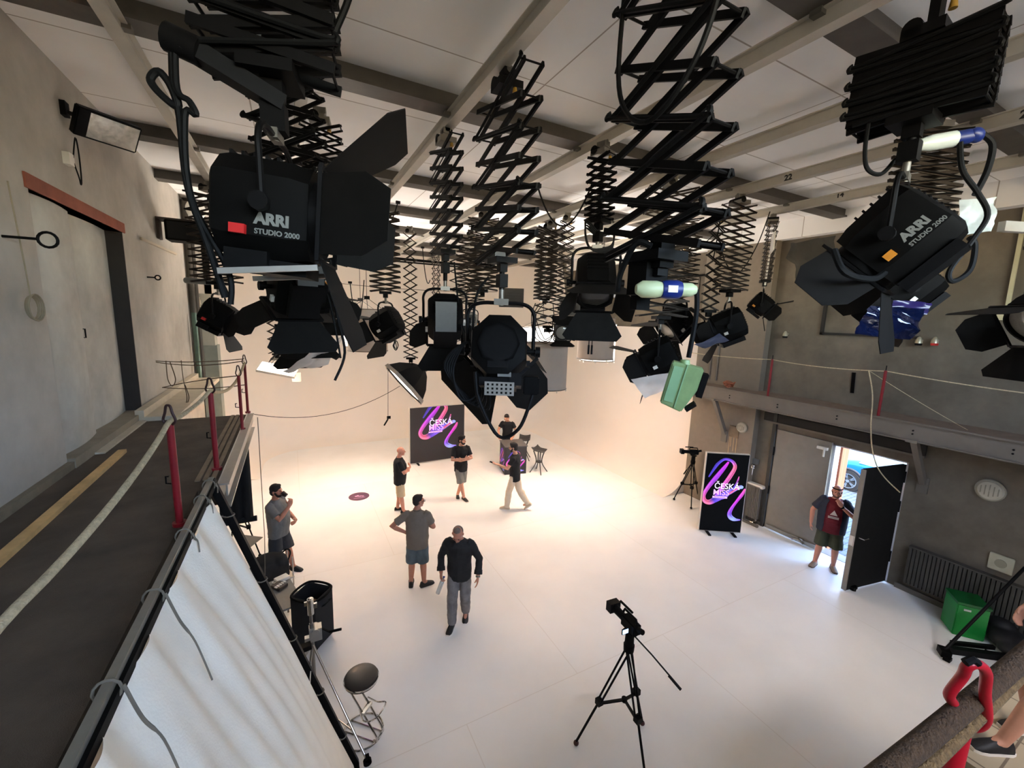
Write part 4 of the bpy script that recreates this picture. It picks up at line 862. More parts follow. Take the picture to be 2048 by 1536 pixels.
def words(parent, M, W, Hh, fu, emit, tagm):
    tm = mat('poster_lettering_' + tagm, (232, 222, 244), .5, emit=emit); tp = mat('poster_lilac_' + tagm, (214, 170, 232), .5, emit=emit)
    sx = fu(1, 0)[0] - fu(0, 0)[0]; sz = (fu(0, 1)[1] - fu(0, 0)[1]); px = sx * W
    base = Matrix(((1, 0, 0, 0), (0, 0, -1, 0), (0, 1, 0, 0), (0, 0, 0, 1)))
    for tx, u, v, m in (('\u010cESK\u00c1', .25, .435, tm), ('MISS', .235, .515, tp)):
        x, y = fu(u, v); text_part('lettering', tx, m, parent, M @ Matrix.Translation((x * W, -.011, Hh - y * Hh)) @ base, .2 * px, .0016 * px, .0008, sx=.98)
    x, y = fu(.235, .53); x2, y2 = fu(.58, .555); b = MB(M); b.bx((x * W, -.0105, Hh - y2 * Hh), (x2 * W, -.010, Hh - y * Hh)); ob = b.build('underline_bar', tp, parent)
    for k in range(8): b = MB(M); b.bx((x * W + (x2 - x) * W * (.1 + k * .1), -.0112, Hh - y2 * Hh + .3 * (y2 - y) * Hh), (x * W + (x2 - x) * W * (.15 + k * .1), -.0106, Hh - y * Hh - .3 * (y2 - y) * Hh)); b.build('underline_mark', mat('poster_purple', (110, 60, 160), .5), ob)
def panel(label, a, c, Hh, emit, bg, fu, tagm, feet, text=True):
    """a, c: bottom corners on the floor seen from the front (left, right)"""
    d = (c - a); W = d.length; rz = math.atan2(d.y, d.x)
    t = thing('display_screen', label, 'screen', (a.x, a.y, 0), rz)
    b = MB(); b.bx((0, .0, .03), (W, .09, Hh)); b.build('panel_frame', mat('panel_edge_white', (200, 194, 186), .5), t)
    b = MB(); b.bx((.012, -.006, .042), (W - .012, .0, Hh - .012)); b.build('screen_face', bg, t)
    for f in feet:
        b = MB(); b.bx((W * f - .03, -.2, 0), (W * f + .03, .28, .028)); b.build('foot', BLACKM, t)
    ribbons(t, Matrix.Translation((0, -.006, 0)), W, Hh, fu, emit, tagm=tagm)
    if text: words(t, Matrix.Translation((0, -.006, 0)), W, Hh, fu, emit, tagm)
    return t
panel('tall black display screen with purple ribbon artwork by the street door', onZ(1397, 1060, .03), onZ(1481, 1066, .03), 2.0, .55, mat('screen_black', (5, 5, 6), .5, spec=.1), lambda u, v: (u, v), 'a', (.2, .8))
panel('wide dark display screen with cropped ribbon artwork standing on the white floor', onZ(820, 928, .03), onZ(928, 913, .03), 1.96, .32, mat('screen_charcoal', (40, 36, 38), .5), lambda u, v: (.16 + .72 * u, v * 1.08 - .13), 'b', (.13, .87))
# counter cube
a_ = onZ(1009, 950); c_ = onZ(1052, 947); d = c_ - a_; rz = math.atan2(d.y, d.x); W = d.length
t = thing('counter', 'black square promotional counter with ribbon artwork, man leaning over it', 'counter', (a_.x, a_.y, 0), rz)
b = MB(); b.bx((0, 0, 0), (W, .72, .92)); b.build('body', mat('counter_black', (36, 32, 33), .5), t, bevel=.006)
b = MB(); b.bx((-.02, -.02, .92), (W + .02, .74, .95)); b.build('counter_top', mat('counter_grey', (92, 86, 84), .5), t)
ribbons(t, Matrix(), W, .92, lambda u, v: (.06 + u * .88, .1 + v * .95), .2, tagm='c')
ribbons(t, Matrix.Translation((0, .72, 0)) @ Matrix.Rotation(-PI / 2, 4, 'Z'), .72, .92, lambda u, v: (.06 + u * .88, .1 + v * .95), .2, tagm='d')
# bar stools
def bar_stool(label, p, rz):
    t = thing('bar_stool', label, 'stool', p, rz, 'dark moulded bar stools')
    m = mat('stool_grey', (58, 54, 52), .5, var=.08)
    b = MB(); n = 10; vs = []; fs = []
    for i in range(n + 1):
        for j in range(n + 1):
            x = (i / n - .5) * .38; y = (j / n - .5) * .36
            vs.append((x, y, .76 + .06 * (2 * x / .38) ** 2 * .4 + (.09 * ((j / n - .55) / .45) ** 2 if j / n > .55 else .0) - .02 * math.cos(x * 8)))
    for i in range(n):
        for j in range(n):
            k = i * (n + 1) + j; fs.append((k, k + 1, k + n + 2, k + n + 1))
    b.add(vs, fs, True); o = b.build('seat', m, t); baked(o, [('SOLIDIFY', dict(thickness=.03))])
    for sx in (-1, 1):
        for sy in (-1, 1):
            b = MB(); top = Vector((sx * .15, sy * .13, .75)); mid = Vector((sx * .06, sy * .07, .36)); bot = Vector((sx * .21, sy * .21, .0))
            b.tube(catmull([top, mid, bot], 6), [.02] * 7 + [.017] * 6, 8); b.build('leg', m, t)
    b = MB(); b.box((0, 0, .36), (.15, .17, .05)); b.build('waist_block', m, t)
    return t
st = bar_stool('dark bar stool standing clear to the right of the counter', onZ(1077, 944), .5)
copy_thing(st, onZ(1050, 925) + Vector((.15, .35, 0)), -.6, 'dark bar stool behind the counter, partly hidden by the man')
# floor decal
p = onZ(718, 993); t = thing('floor_sticker', 'round purple sticker on the white floor left of the bald man', 'sticker', (p.x, p.y, 0))
b = MB(); b.lathe([(.27, .003), (.27, .006)], n=40); b.build('disc', mat('sticker_purple', (92, 52, 74), .6, var=.15), t)
b = MB(); 
for (x, y, w, h_) in [(-.06, .03, .1, .07), (.03, .0, .12, .05), (.1, -.03, .06, .06), (-.02, .06, .05, .06)]: b.ell((x, y, .007), (w / 2, h_ / 2, .002), 10, 4)
b.build('print', mat('sticker_pink', (206, 150, 186), .6), t)
b = MB(); b.box((0, -.11, .0068), (.3, .012, .001)); b.build('print_line', mat('sticker_pink', (206, 150, 186), .6), t)

# ------------------------------------------------------------------ camera tripods
def tripod(label, base, feet, h, head_rz, kind):
    t = thing('camera_tripod', label, 'tripod', (base.x, base.y, 0), 0, 'camera tripods')
    o = Vector((base.x, base.y, 0)); ap = Vector((0, 0, h))
    for f in feet:
        f = Vector((f.x, f.y, 0)) - o; knee = ap.lerp(f, .56); side = (f - ap).cross(Vector((0, 0, 1))).normalized()
        b = MB()
        for s_ in (-1, 1): b.cyl(ap + side * s_ * .035 + Vector((0, 0, -.03)), knee + side * s_ * .028, .012, n=8)
        b.cyl(knee - (f - ap).normalized() * .05, f + Vector((0, 0, .05)), .014, n=8)
        b.box(knee, (.07, .07, .07)); lg = b.build('leg', BLACKM, t)
        b = MB(); b.ell(f + Vector((0, 0, .03)), (.032, .032, .03)); b.build('rubber_foot', mat('foot_red_brown', (70, 30, 26), .6) if kind == 'cam' else BLACK, lg)
    b = MB()
    hub = Vector((0, 0, h * .40))
    for f in feet:
        f = Vector((f.x, f.y, 0)) - o; b.bar(hub, ap.lerp(f, .58), .03, .02)
    b.cyl(hub - Vector((0, 0, .02)), hub + Vector((0, 0, .02)), .035); b.build('spreader', BLACKM, t)
    b = MB(); b.cyl((0, 0, h - .06), (0, 0, h + .02), .06, .065); b.cyl((0, 0, h + .02), (0, 0, h + .16), .055, .05); b.box((0, 0, h + .18), (.09, .14, .03)); b.build('fluid_head', BLACK, t)
    R = Matrix.Translation((0, 0, h + .12)) @ Matrix.Rotation(head_rz, 4, 'Z')
    b = MB(R); b.tube([(.06, 0, 0), (.16, -.2, -.12), (.30, -.52, -.32)], .009, 8); b.tube([(.24, -.40, -.245), (.30, -.53, -.33)], .016, 8); b.build('pan_handle', BLACKM, t)
    return t, R
tp, R = tripod('black tripod in the front of the white floor carrying a small camera', onZ(1243, 1468), [onZ(1152, 1490), onZ(1284, 1450), onZ(1290, 1562)], 1.22, yaw_of(cdir(-.35, .8)), 'cam')
def camcorder(label, t0, R, screen, hood):
    loc = t0.location + R.translation + Vector((0, 0, .09)); t = thing('video_camera', label, 'camera', loc, R.to_euler().z)
    b = MB(); b.box((0, 0, .07), (.11, .24, .13)); b.build('body', BLACK, t, bevel=.012)
    b = MB(); b.cyl((0, .12, .07), (0, .3, .075), .045, .05, 18); b.box((0, .33, .08), (.15, .09, .12)); b.build('lens_hood' if hood else 'lens', BLACKM, t)
    b = MB(); b.tube([(0, -.1, .14), (0, -.08, .19), (0, .12, .19), (0, .14, .14)], .014, 8); b.cyl((.03, .02, .2), (.03, .24, .2), .014); b.build('top_handle', BLACK, t)
    b = MB(); b.cyl((0, -.12, .1), (0, -.2, .12), .03); b.build('viewfinder', BLACK, t)
    if screen:
        b = MB(); b.box((-.13, -.06, .07), (.09, .012, .065)); f = b.build('flip_screen', BLACK, t)
        b = MB(); b.box((-.13, -.067, .07), (.075, .003, .05)); b.build('screen_glow', mat('lcd_glow', (150, 190, 255), .4, emit=3.0), f)
    return t
camcorder('small black video camera with lit flip screen on the front tripod', tp, R, True, True)
tp, R = tripod('black camera tripod by the grey corner left of the tall screen', onZ(1378, 1000), [onZ(1348, 1000), onZ(1382, 1018), onZ(1396, 998)], 1.15, yaw_of(cdir(1, .3)), 'b')
camcorder('black video camera on the tripod by the grey corner', tp, Matrix.Translation(R.translation) @ Matrix.Rotation(yaw_of(cdir(-1, .05)), 4, 'Z'), False, False)
tp, R = tripod('black tripod half hidden by the white cloth frame, left of the man drinking', onZ(478, 1095), [onZ(520, 1113), onZ(462, 1110), onZ(470, 1062)], 1.3, yaw_of(cdir(.9, -.3)), 'c')
camcorder('camera with a dark monitor half hidden above the cloth frame edge', tp, R, False, True)
b = MB(); b.prism([onZ(464, 1068, .5), onZ(526, 1075, .45), onZ(497, 1098, .35)], (0, 0, .012)); 
tag(b.build('grey_flag', mat('flag_grey', (120, 116, 108), .8)), 'grey triangular cloth between the legs of the half hidden tripod', 'cloth')
# black drape below the gallery end
a_ = onZ(470, 990, 1.4); p0 = Vector((-.72, 7.3, 0)); b = MB()
vs = []; fs = []
for i in range(13):
    for j in range(2):
        u = i / 12; vs.append((p0.x - .38 + .42 * u, p0.y + .04 + .03 * math.sin(u * 20), 3.25 if j else 1.72))
for i in range(12): fs.append((2 * i, 2 * i + 2, 2 * i + 3, 2 * i + 1))
b.add(vs, fs, True); o = b.build('black_drape', mat('black_drape_cloth', (14, 13, 13), .95), None); baked(o, [('SOLIDIFY', dict(thickness=.02))])
tag(o, 'black cloth drape hanging under the far end of the carpeted gallery', 'drape')
b = MB(); b.tube([(p0.x - .42, p0.y + .04, 1.72), (p0.x + .1, p0.y + .04, 1.72)], .045, 10); b.build('hem_roll', mat('black_drape_cloth', (14, 13, 13), .95), o)
tag(MB().tube([(-.54, 7.62, 3.3), (-.56, 7.7, 1.2), (-.62, 7.8, .02)], .006, 6).build('pull_cord', GREYM), 'thin cord hanging from the gallery end to the floor', 'cord')

# ------------------------------------------------------------------ crew table, bags, stands and stool by the cloth frame
gm = mat('case_black', (18, 17, 18), .8, var=.3, vscale=12)
p = onZ(545, 1178); t = thing('equipment_bag', 'black crumpled equipment bag on a trolley at the feet of the man drinking', 'bag', (p.x, p.y, 0), .3)
b = MB(); b.box((0, 0, .42), (.5, .42, .3)); b.ell((-.05, .02, .58), (.25, .2, .1)); b.ell((.12, -.05, .55), (.14, .18, .12)); b.ell((-.15, 0, .42), (.2, .24, .2)); o = b.build('bag_body', gm, t); baked(o, [('REMESH', dict(mode='VOXEL', voxel_size=.018)), ('SMOOTH', dict(factor=.5, iterations=4))])
b = MB(); b.tube(catmull([(.2, -.2, .5), (.3, -.1, .64), (.3, .1, .62), (.2, .2, .5)], 6), .014, 7); b.build('strap', CABLE, t)
b = MB(); b.tube([(.3, .1, .05), (.3, .1, .6)], .012, 7); b.tube([(.3, -.2, .05), (.3, -.2, .6)], .012, 7); b.box((0, 0, .22), (.62, .46, .03)); b.build('trolley_frame', ALU, t)
p = onZ(585, 1275); T0 = (p.x - .2, p.y + .12, 0); t = thing('crew_table', 'low dark crew table beside the cloth frame loaded with gear', 'table', T0, .25)
b = MB(); b.box((0, .1, .62), (.62, .85, .03)); b.build('table_top', GREYP, t)
for sx in (-1, 1):
    for sy in (-1, 1):
        b = MB(); b.cyl((sx * .27, .1 + sy * .38, 0), (sx * .27, .1 + sy * .38, .61), .016); b.build('leg', GREYM, t)
Mt = Matrix.Translation(T0) @ Matrix.Rotation(.25, 4, 'Z')
def on_table(name, label, cat, x, y, d, m, rz=0, extra=None):
    q = Mt @ Vector((x, y, .636)); t = thing(name, label, cat, q, .25 + rz); b = MB(); b.box((0, 0, d[2] / 2), d); b.build('case', m, t, bevel=min(d) * .15)
    if extra: extra(t)
    return t
def keys(t):
    b = MB()
    for i in range(5): b.box((-.08 + i * .04, -.02, .052), (.025, .05, .012))
    b.build('key_row', WHITEP, t)
on_table('mixing_desk', 'pale mixing desk with a row of white faders on the crew table', 'mixer', -.12, .34, (.24, .2, .045), mat('mixer_cream', (176, 166, 146), .5, var=.1), 0, keys)
on_table('battery_charger', 'dark charger with pale slots beside the mixing desk', 'charger', .12, .28, (.16, .2, .05), mat('charger_dark', (60, 54, 48), .5), .5, keys)
on_table('paper_stack', 'stack of white papers at the far edge of the crew table', 'paper', .2, .46, (.2, .14, .05), WHITEP, .2)
t = on_table('white_case', 'small cream case lying on the crew table next to the cloth frame', 'case', -.2, -.18, (.17, .14, .06), mat('case_cream', (206, 198, 172), .5), .2)
q = Mt @ Vector((.09, .44, .64)); b = MB(); b.tube([q + Vector((math.cos(a) * .03, math.sin(a) * .03, .012)) for a in [k * 2 * PI / 14 for k in range(14)]], .012, 7, closed=True); tag(b.build('tape_roll', WHITEP), 'small white tape roll on the crew table', 'tape')
p = onZ(628, 1280); t = thing('trolley_bag', 'tall open black trolley bag standing beside the crew table', 'bag', (p.x, p.y, 0), yaw_of(cdir(.25, 1)))
b = MB(); w0, w1, zb, zt, th = .24, .2, .04, .82, .025
for (sx, sy, wx, wy) in [(-1, 0, th, .4), (1, 0, th, .4), (0, -1, .42, th), (0, 1, .42, th)]: b.box((sx * .2, sy * .19, (zb + zt) / 2), (wx, wy, zt - zb))
b.box((0, 0, zb + .01), (.42, .4, .02)); b.build('bag_body', gm, t, bevel=.008)
b = MB(); b.tube(catmull([(-.2, -.19, zt), (.2, -.19, zt), (.2, .19, zt), (-.2, .19, zt)], 8, True), .018, 7, closed=True); b.build('rim', BLACK, t)
b = MB(); b.ell((0, 0, .58), (.13, .12, .09)); b.ell((.05, -.05, .63), (.07, .06, .05)); b.build('contents', mat('snack_bags', (120, 92, 66), .5, var=.6, vscale=14), t)
b = MB(); b.tube(catmull([(.22, -.05, .66), (.27, -.05, .7), (.27, .1, .7), (.22, .1, .66)], 6), .012, 7); b.build('side_handle', CABLE, t)
b = MB(); b.cyl((-.16, -.2, .04), (-.16, -.15, .04), .04); b.cyl((.16, -.2, .04), (.16, -.15, .04), .04); b.build('wheels', BLACK, t)
# crank stand
p = onZ(632, 1432); q = onZ(735, 1530)
t = thing('crank_stand', 'steel crank up lighting stand with a black handle next to the cloth frame', 'stand', (p.x, p.y, 0), 0); o3 = Vector((p.x, p.y, 0))
topz = 1.62
b = MB(); b.cyl((0, 0, .15), (0, 0, 1.3), .024); b.cyl((0, 0, 1.3), (0, 0, topz - .16), .018); b.build('column', GREYM, t)
b = MB(); b.cyl((0, 0, topz - .2), (0, 0, topz), .036); b.lathe([(.03, topz), (.022, topz + .005)], n=16); b.box((.05, 0, topz - .1), (.04, .03, .06)); b.box((-.05, 0, topz - .05), (.03, .02, .05)); b.build('top_socket', CHROME, t)
b = MB(); b.box((.04, 0, 1.16), (.14, .11, .16)); b.cyl((.04, -.07, 1.2), (.04, .07, 1.2), .045); b.box((-.05, 0, 1.1), (.06, .06, .06)); b.build('winch', ALU, t)
b = MB(); dr = cdir(1, .1); b.bar(Vector((.1, 0, 1.2)), Vector((.1, 0, 1.2)) + dr * .1 + Vector((0, 0, -.06)), .02, .012); b.cyl(Vector((.1, 0, 1.14)) + dr * .1, Vector((.1, 0, 1.17)) + dr * .24 , .016); b.build('crank_handle', BLACK, t)
for k, f in enumerate([q, p + Vector((-.45, .3, 0)), p + Vector((-.2, -.55, 0))]):
    f = Vector((f.x, f.y, 0)) - o3; b = MB(); b.cyl((0, 0, 1.02), f + Vector((0, 0, .06)), .014, n=10); b.cyl(f.normalized() * .03 + Vector((0, 0, .2)), f * .75 + Vector((0, 0, .28)), .01); lg = b.build('leg', CHROME, t)
    b = MB(); b.cyl(f + Vector((0, -.02, .045)), f + Vector((0, .02, .045)), .045); b.box(f + Vector((0, 0, .09)), (.04, .04, .08)); b.build('castor', BLACK, lg)
# arm with black clamp
b = MB(); b.bar(onZ(598, 1300, 1.15), onZ(622, 1290, 1.15), .08, .06); tag(b.build('clamp_arm', BLACK), 'short black clamp arm between the cloth frame and the crank stand', 'clamp')
# chrome stool with round seat
p = onZ(726, 1465); t = thing('round_stool', 'chrome stool with a round dark padded seat and round base beside the crank stand', 'stool', (p.x, p.y, 0), yaw_of(cdir(.3, 1)))
b = MB(); b.lathe([(.005, .80), (.15, .80), (.185, .785), (.19, .76), (.18, .74), (.005, .735)], n=32); b.build('seat_pad', mat('seat_vinyl', (44, 38, 34), .35, var=.1), t)
b = MB(); b.lathe([(.196, .74), (.2, .755), (.196, .765)], n=32, caps=False); b.lathe([(.19, .725), (.005, .72)], n=32, caps=False); b.build('seat_rim', CHROME, t)
b = MB(); b.tube([(.23 * math.cos(a), .23 * math.sin(a), .015) for a in [k * 2 * PI / 32 for k in range(32)]], .013, 8, closed=True); b.tube([(-.2, -.07, .015), (.2, -.07, .015)], .011, 8); b.tube([(-.2, .07, .015), (.2, .07, .015)], .011, 8); b.build('base_ring', CHROME, t)
for s_ in (-1, 1):
    b = MB(); b.tube(catmull([(.19, s_ * .06, .02), (.24, s_ * .06, .05), (.2, s_ * .06, .14), (-.02, s_ * .06, .46), (-.17, s_ * .06, .68), (-.15, s_ * .06, .74), (0, s_ * .06, .735)], 6), .013, 8); b.build('leg_tube', CHROME, t)
b = MB(); b.tube(catmull([(.02, -.08, .42), (.12, -.13, .34), (.26, -.1, .40), (.26, .1, .40), (.12, .13, .34), (.02, .08, .42)], 6), .009, 7); b.box((.06, 0, .36), (.05, .16, .03)); b.build('foot_rest', CHROME, t)
# ================================================================== RIGHT WALL, GALLERY AND STREET DOOR
M_RG = mat('right_gallery_grey', (116, 108, 98), .6, .2, var=.12, vscale=2)
GX = 9.5
t = thing('steel_gallery', 'narrow grey steel gallery along the dark grey wall with a bolted edge beam', 'gallery', (GX, 3, 3.3))
def gadd(nm, b, m): return b.build(nm, m, t, world=True)
b = MB(); b.bx((GX, -2.98, 3.34), (XR - .001, 7.86, 3.4)); gadd('deck', b, mat('deck_board', (112, 96, 82), .9, var=.15))
b = MB(); b.bx((GX - .015, -3, 3.10), (GX, 7.86, 3.42)); b.bx((GX - .06, -3, 3.40), (GX, 7.86, 3.425)); b.bx((GX - .06, -3, 3.09), (GX, 7.86, 3.11)); gadd('edge_beam', b, M_RG)
b = MB()
for k in range(9):
    for z in (3.22, 3.28):
        y = 7.5 - k * 1.15; b.cyl((GX - .03, y, z), (GX - .01, y, z), .014, n=8)
gadd('beam_bolts', b, BLACKM)
for y in (6.8, 2.88, -1.5):
    b = MB(); b.bar((GX + .05, y, 3.1), (XR - (.2 if y > 5 else .03), y, 2.12 if y > 5 else 2.2), .1, .09, up=(0, 1, 0)); b.box((XR - (.22 if y > 5 else .02), y, 2.05 if y > 5 else 2.15), (.04, .16, .3)); b.box((GX + .03, y, 3.1), (.24, .16, .05)); gadd('brace', b, M_RG)
rp = []
for (px, py, lb) in [(1535, 795, 'red post on the steel gallery by the grey pilaster'), (1756, 832, 'red post on the steel gallery above the street door')]:
    p = onX(px, py, GX + .1); p.z = 3.4; tt = thing('railing_post', lb, 'post', p, 0, 'red gallery railing posts')
    b = MB(); b.cyl((0, 0, 0), (0, 0, .86), .024); b.build('pole', RED, tt); b = MB(); b.cyl((0, 0, .86), (0, 0, .95), .008); b.build('pin', BLACKM, tt); rp.append(p + Vector((0, 0, .85)))
s0 = Vector((GX + .1, 7.8, 4.22)); e0 = Vector((GX + .1, -.5, 4.2))
b = MB(); b.tube(sag(s0, rp[0], .03)[:-1] + sag(rp[0], rp[1], .05)[:-1] + sag(rp[1], e0, .1), .009, 7); tag(b.build('railing_line', ROPE), 'thin pale line strung between the red posts of the steel gallery', 'rope')
k0 = rp[1] + Vector((-.01, .25, -.02))
b = MB(); b.tube(catmull([k0, onX(1745, 790, GX - .07), onX(1742, 850, GX - .08), onX(1744, 895, GX - .08), onX(1754, 932, GX - .06), onX(1772, 958, GX + .0), onX(1800, 985, GX + .1)], 8), .010, 7); tag(b.build('hanging_rope', ROPE), 'pale rope hanging from the steel gallery over the street door', 'rope')
b = MB(); b.tube(sag(k0, Vector((GX + .15, 2.3, 3.43)), .02), .005, 6); tag(b.build('thin_string', ROPE), 'thin slanting string from the red post down to the steel gallery deck', 'string')
p = onX(1458, 768, GX + .25); p.z = 3.46; b = MB()
for k in range(6): b.tube([p + Vector((math.cos(a) * (.1 + .01 * k), math.sin(a) * (.08 + .01 * k), .02 * k + .02 * math.sin(3 * a + k))) for a in [i * 2 * PI / 14 for i in range(14)]], .012, 6, closed=True)
tag(b.build('orange_cable_coil', mat('orange_brown_cable', (168, 96, 66), .7, var=.2)), 'tangle of orange brown cable lying on the steel gallery deck', 'cable')
# wall fittings
for (px, py, red, lb) in [(1577, 668, 0, 'metal dome fitting on the dark grey wall beside the pilaster'), (1844, 681, 0, 'left one of two metal dome fittings under the blue film'), (1876, 681, 1, 'metal dome fitting with a red base on the dark grey wall')]:
    p = onX(px, py, XR); tt = thing('dome_fitting', lb, 'fitting', p, 0, 'dome fittings on the dark grey wall')
    b = MB(); b.cyl((0, 0, 0), (-.12, 0, .0), .02); b.lathe([(.055, -.05), (.05, .0), (.03, .05), (.012, .07)], (-.13, 0, 0), 18); b.build('dome', mat('dome_metal', (176, 168, 144), .35, .5, var=.1), tt)
    b = MB(); b.lathe([(.05, -.09), (.055, -.05)], (-.13, 0, 0), 18); b.build('dome_base', REDP if red else BLACKM, tt)
for (px, py, r, lb, on) in [(1485, 855, .13, 'round cream bulkhead lamp beside the gallery brace', 1), (1982, 980, .17, 'round ribbed wall lamp on the dark grey wall', 0)]:
    p = onX(px, py, XR - (.2 if on else 0)); tt = thing('bulkhead_lamp', lb, 'lamp', p)
    b = MB(); b.lathe([(r, 0), (r, -.04), (r * .85, -.07), (.01, -.09)], n=28, axis='X'); b.build('cover', mat('bulkhead_cream', (186, 178, 158), .5, var=.08), tt)
    b = MB(); b.lathe([(r * 1.08, 0), (r * 1.08, -.045), (r * .96, -.045)], n=28, axis='X'); b.build('rim', mat('bulkhead_rim', (150, 142, 124), .5), tt)
    b = MB()
    for k in range(-2, 3): b.box((-.075, k * r * .3, 0), (.03, .012, r * 1.2 - abs(k) * r * .25))
    b.build('guard_bars', mat('bulkhead_rim', (150, 142, 124), .5), tt)
p = onX(1708, 745, XR - .01); q = onX(1704, 786, XR - .01); b = MB(); b.bar(p, q, .06, .02, up=(1, 0, 0)); tag(b.build('wall_strap', BLACK), 'short black strap hanging on the dark grey wall above the steel gallery', 'strap')
# recess frame on the upper wall, long recess below the gallery
a_ = onX(1645, 665, XR); c_ = onX(1652, 590, XR)
t = thing('wall_recess', 'shallow dark framed panel on the dark grey wall behind the big lamp', 'panel', a_)
b = MB(); b.box((-.03, 0, .35), (.06, .06, .8)); b.box((-.03, -.8, -.02), (.06, 1.66, .05)); b.build('frame', mat('recess_dark', (44, 40, 35), .8), t, bevel=.004)
a_ = onX(1528, 838, XR); t = thing('dark_lintel', 'long dark recess strip in the dark grey wall above the street door', 'recess', (XR, 4.42, 2.8)); b = MB(); b.box((-.02, 0, 0), (.05, 3.0, .2)); b.build('strip', mat('recess_dark', (44, 40, 35), .8), t); b = MB(); b.box((-.03, 0, -.12), (.07, 3.0, .04)); b.build('ledge', M_RG, t)
for k, (px, py, h_, lb) in enumerate([(1418, 755, 1.3, 'left of two thin upright conduits on the pilaster above the gallery'), (1432, 755, 1.4, 'right of two thin upright conduits on the pilaster above the gallery')]):
    p = onX(px, py, XR - .22); b = MB(); b.cyl((p.x, p.y, 3.5), (p.x, p.y, 5.2), .025, n=10); tag(b.build('conduit', M_RG), lb, 'conduit')
# door panels on the upper wall (behind the thin hoist)
for (u, v, lb) in [((1390, 640), (1400, 555), 'left tall grey panel high on the dark grey wall behind the hoists'), ((1418, 640), (1428, 555), 'right tall grey panel high on the dark grey wall behind the hoists')]:
    pass
t = thing('grey_panelling', 'pair of tall flat grey panels high on the wall above the white cove', 'panel', (XR - .03, 8.6, 5.6))
for y in (8.45, 9.0):
    b = MB(); b.box((0, y - 8.6, .0), (.06, .5, 1.4)); b.build('panel', mat('panel_warm_grey', (140, 130, 120), .6, var=.06), t, bevel=.02)
b = MB(); b.box((-.01, .1, .75), (.05, 1.5, .05)); b.build('top_rail', BLACKM, t)
# painted splashes on the wall above the tall screen: wall bracket with drips
p = onX(1470, 850, XR - .2); t = thing('brace_plate', 'rusty bracket plate with pale drips on the wall above the tall screen', 'bracket', (XR - .2, p.y, p.z - .3))
b = MB(); b.box((-.01, 0, .12), (.02, .26, .3)); b.build('plate', mat('plate_brown', (128, 108, 86), .8, var=.2), t)
b = MB()
for (y, l) in [(-.1, .55), (-.02, .4), (.1, .6), (.06, .3)]: b.box((-.006, y, -l / 2), (.008, .018, l))
b.build('drips', mat('drip_tan', (176, 152, 118), .8), t)
# street door leaves
def leaf(nm, p, q, z1, m, th=.06):
    b = MB(); b.bar(Vector((p[0], p[1], (z1 + .03) / 2)), Vector((q[0], q[1], (z1 + .03) / 2)), th, z1 - .03); return struct(b.build(nm, m))
M_DL = mat('door_light_grey', (134, 128, 118), .6, var=.06)
d3 = leaf('door_3', (XR - .02, 4.4), (XR - .02, 5.56), 2.54, M_DL)
b = MB(); b.box((XR - .08, 4.55, 2.38), (.09, .2, .06)); b.cyl((XR - .12, 4.5, 2.2), (XR - .12, 4.5, 2.4), .02); b.build('door_closer', WHITEP, d3)
b = MB(); b.bx((XR - .1, 4.4, .05), (XR - .055, 5.5, .13)); b.build('kick_rail', mat('kick_rail_pale', (150, 146, 138), .6), d3)
b = MB(); b.tube([(XR - .12, 4.62, .06), (XR - .12, 4.75, .12), (XR - .12, 4.88, .06)], .025, 8); b.box((XR - .08, 4.72, .1), (.06, .12, .1)); b.build('floor_bolt', CHROME, d3)
for z in (.9, 1.9):
    b = MB(); b.cyl((XR - .07, 5.57, z), (XR - .07, 5.57, z + .2), .016); b.build('hinge', BLACKM, d3)
d4 = leaf('door_4', (XR - .035, 3.175), (9.19, 3.37), 2.46, DOORG)
b = MB(); b.bar((9.195, 3.37, 1.24), (9.165, 3.375, 1.24), .075, 2.42); b.build('door_edge', M_DL, d4)
b = MB(); b.box((9.18, 3.37, 1.05), (.04, .085, .2)); b.tube([(9.26, 3.3, 1.12), (9.26, 3.22, 1.12), (9.38, 3.2, 1.12)], .012, 7); b.build('lock', CHROME, d4)
b = MB(); b.box((9.35, 3.28, .07), (.16, .06, .06)); b.cyl((9.35, 3.27, .02), (9.35, 3.27, .1), .03); b.build('door_stop', BLACK, d4)
for z in (.45, 1.5, 2.1):
    b = MB(); b.cyl((XR - .025, 3.15, z), (XR - .025, 3.15, z + .22), .02); b.build('hinge', BLACKM, d4)
FRM = mat('door_frame_white', (226, 228, 232), .5)
b = MB(); b.bx((XR + .03, RY0 - .0, 0), (XR + .26, RY0 + .04, RZ1)); b.bx((XR + .03, 4.36, 0), (XR + .26, 4.41, RZ1)); b.bx((XR + .03, RY0, RZ1 - .03), (XR + .26, 4.41, RZ1)); struct(b.build('trim_23', FRM))
b = MB(); b.bx((XR - .0, 3.1, -.005), (XR + .3, 5.6, .008)); struct(b.build('trim_24', mat('sill_grey', (128, 126, 122), .5)))
b = MB(); b.bx((XR - .05, -3, .0), (XR, 3.0, .1)); struct(b.build('baseboard_right', M_RG))
b = MB(); b.bx((XR - .26, 5.62, 0), (XR - .2, 6.2, .06)); b.bx((XR - .05, 5.6, 0), (XR, 6.2, .09)); struct(b.build('baseboard_right', M_RG))
b = MB(); b.bx((XR - .06, 5.6, 0), (XR, 5.68, 3.1)); struct(b.build('trim_25', mat('seam_dark', (62, 58, 52), .7)))
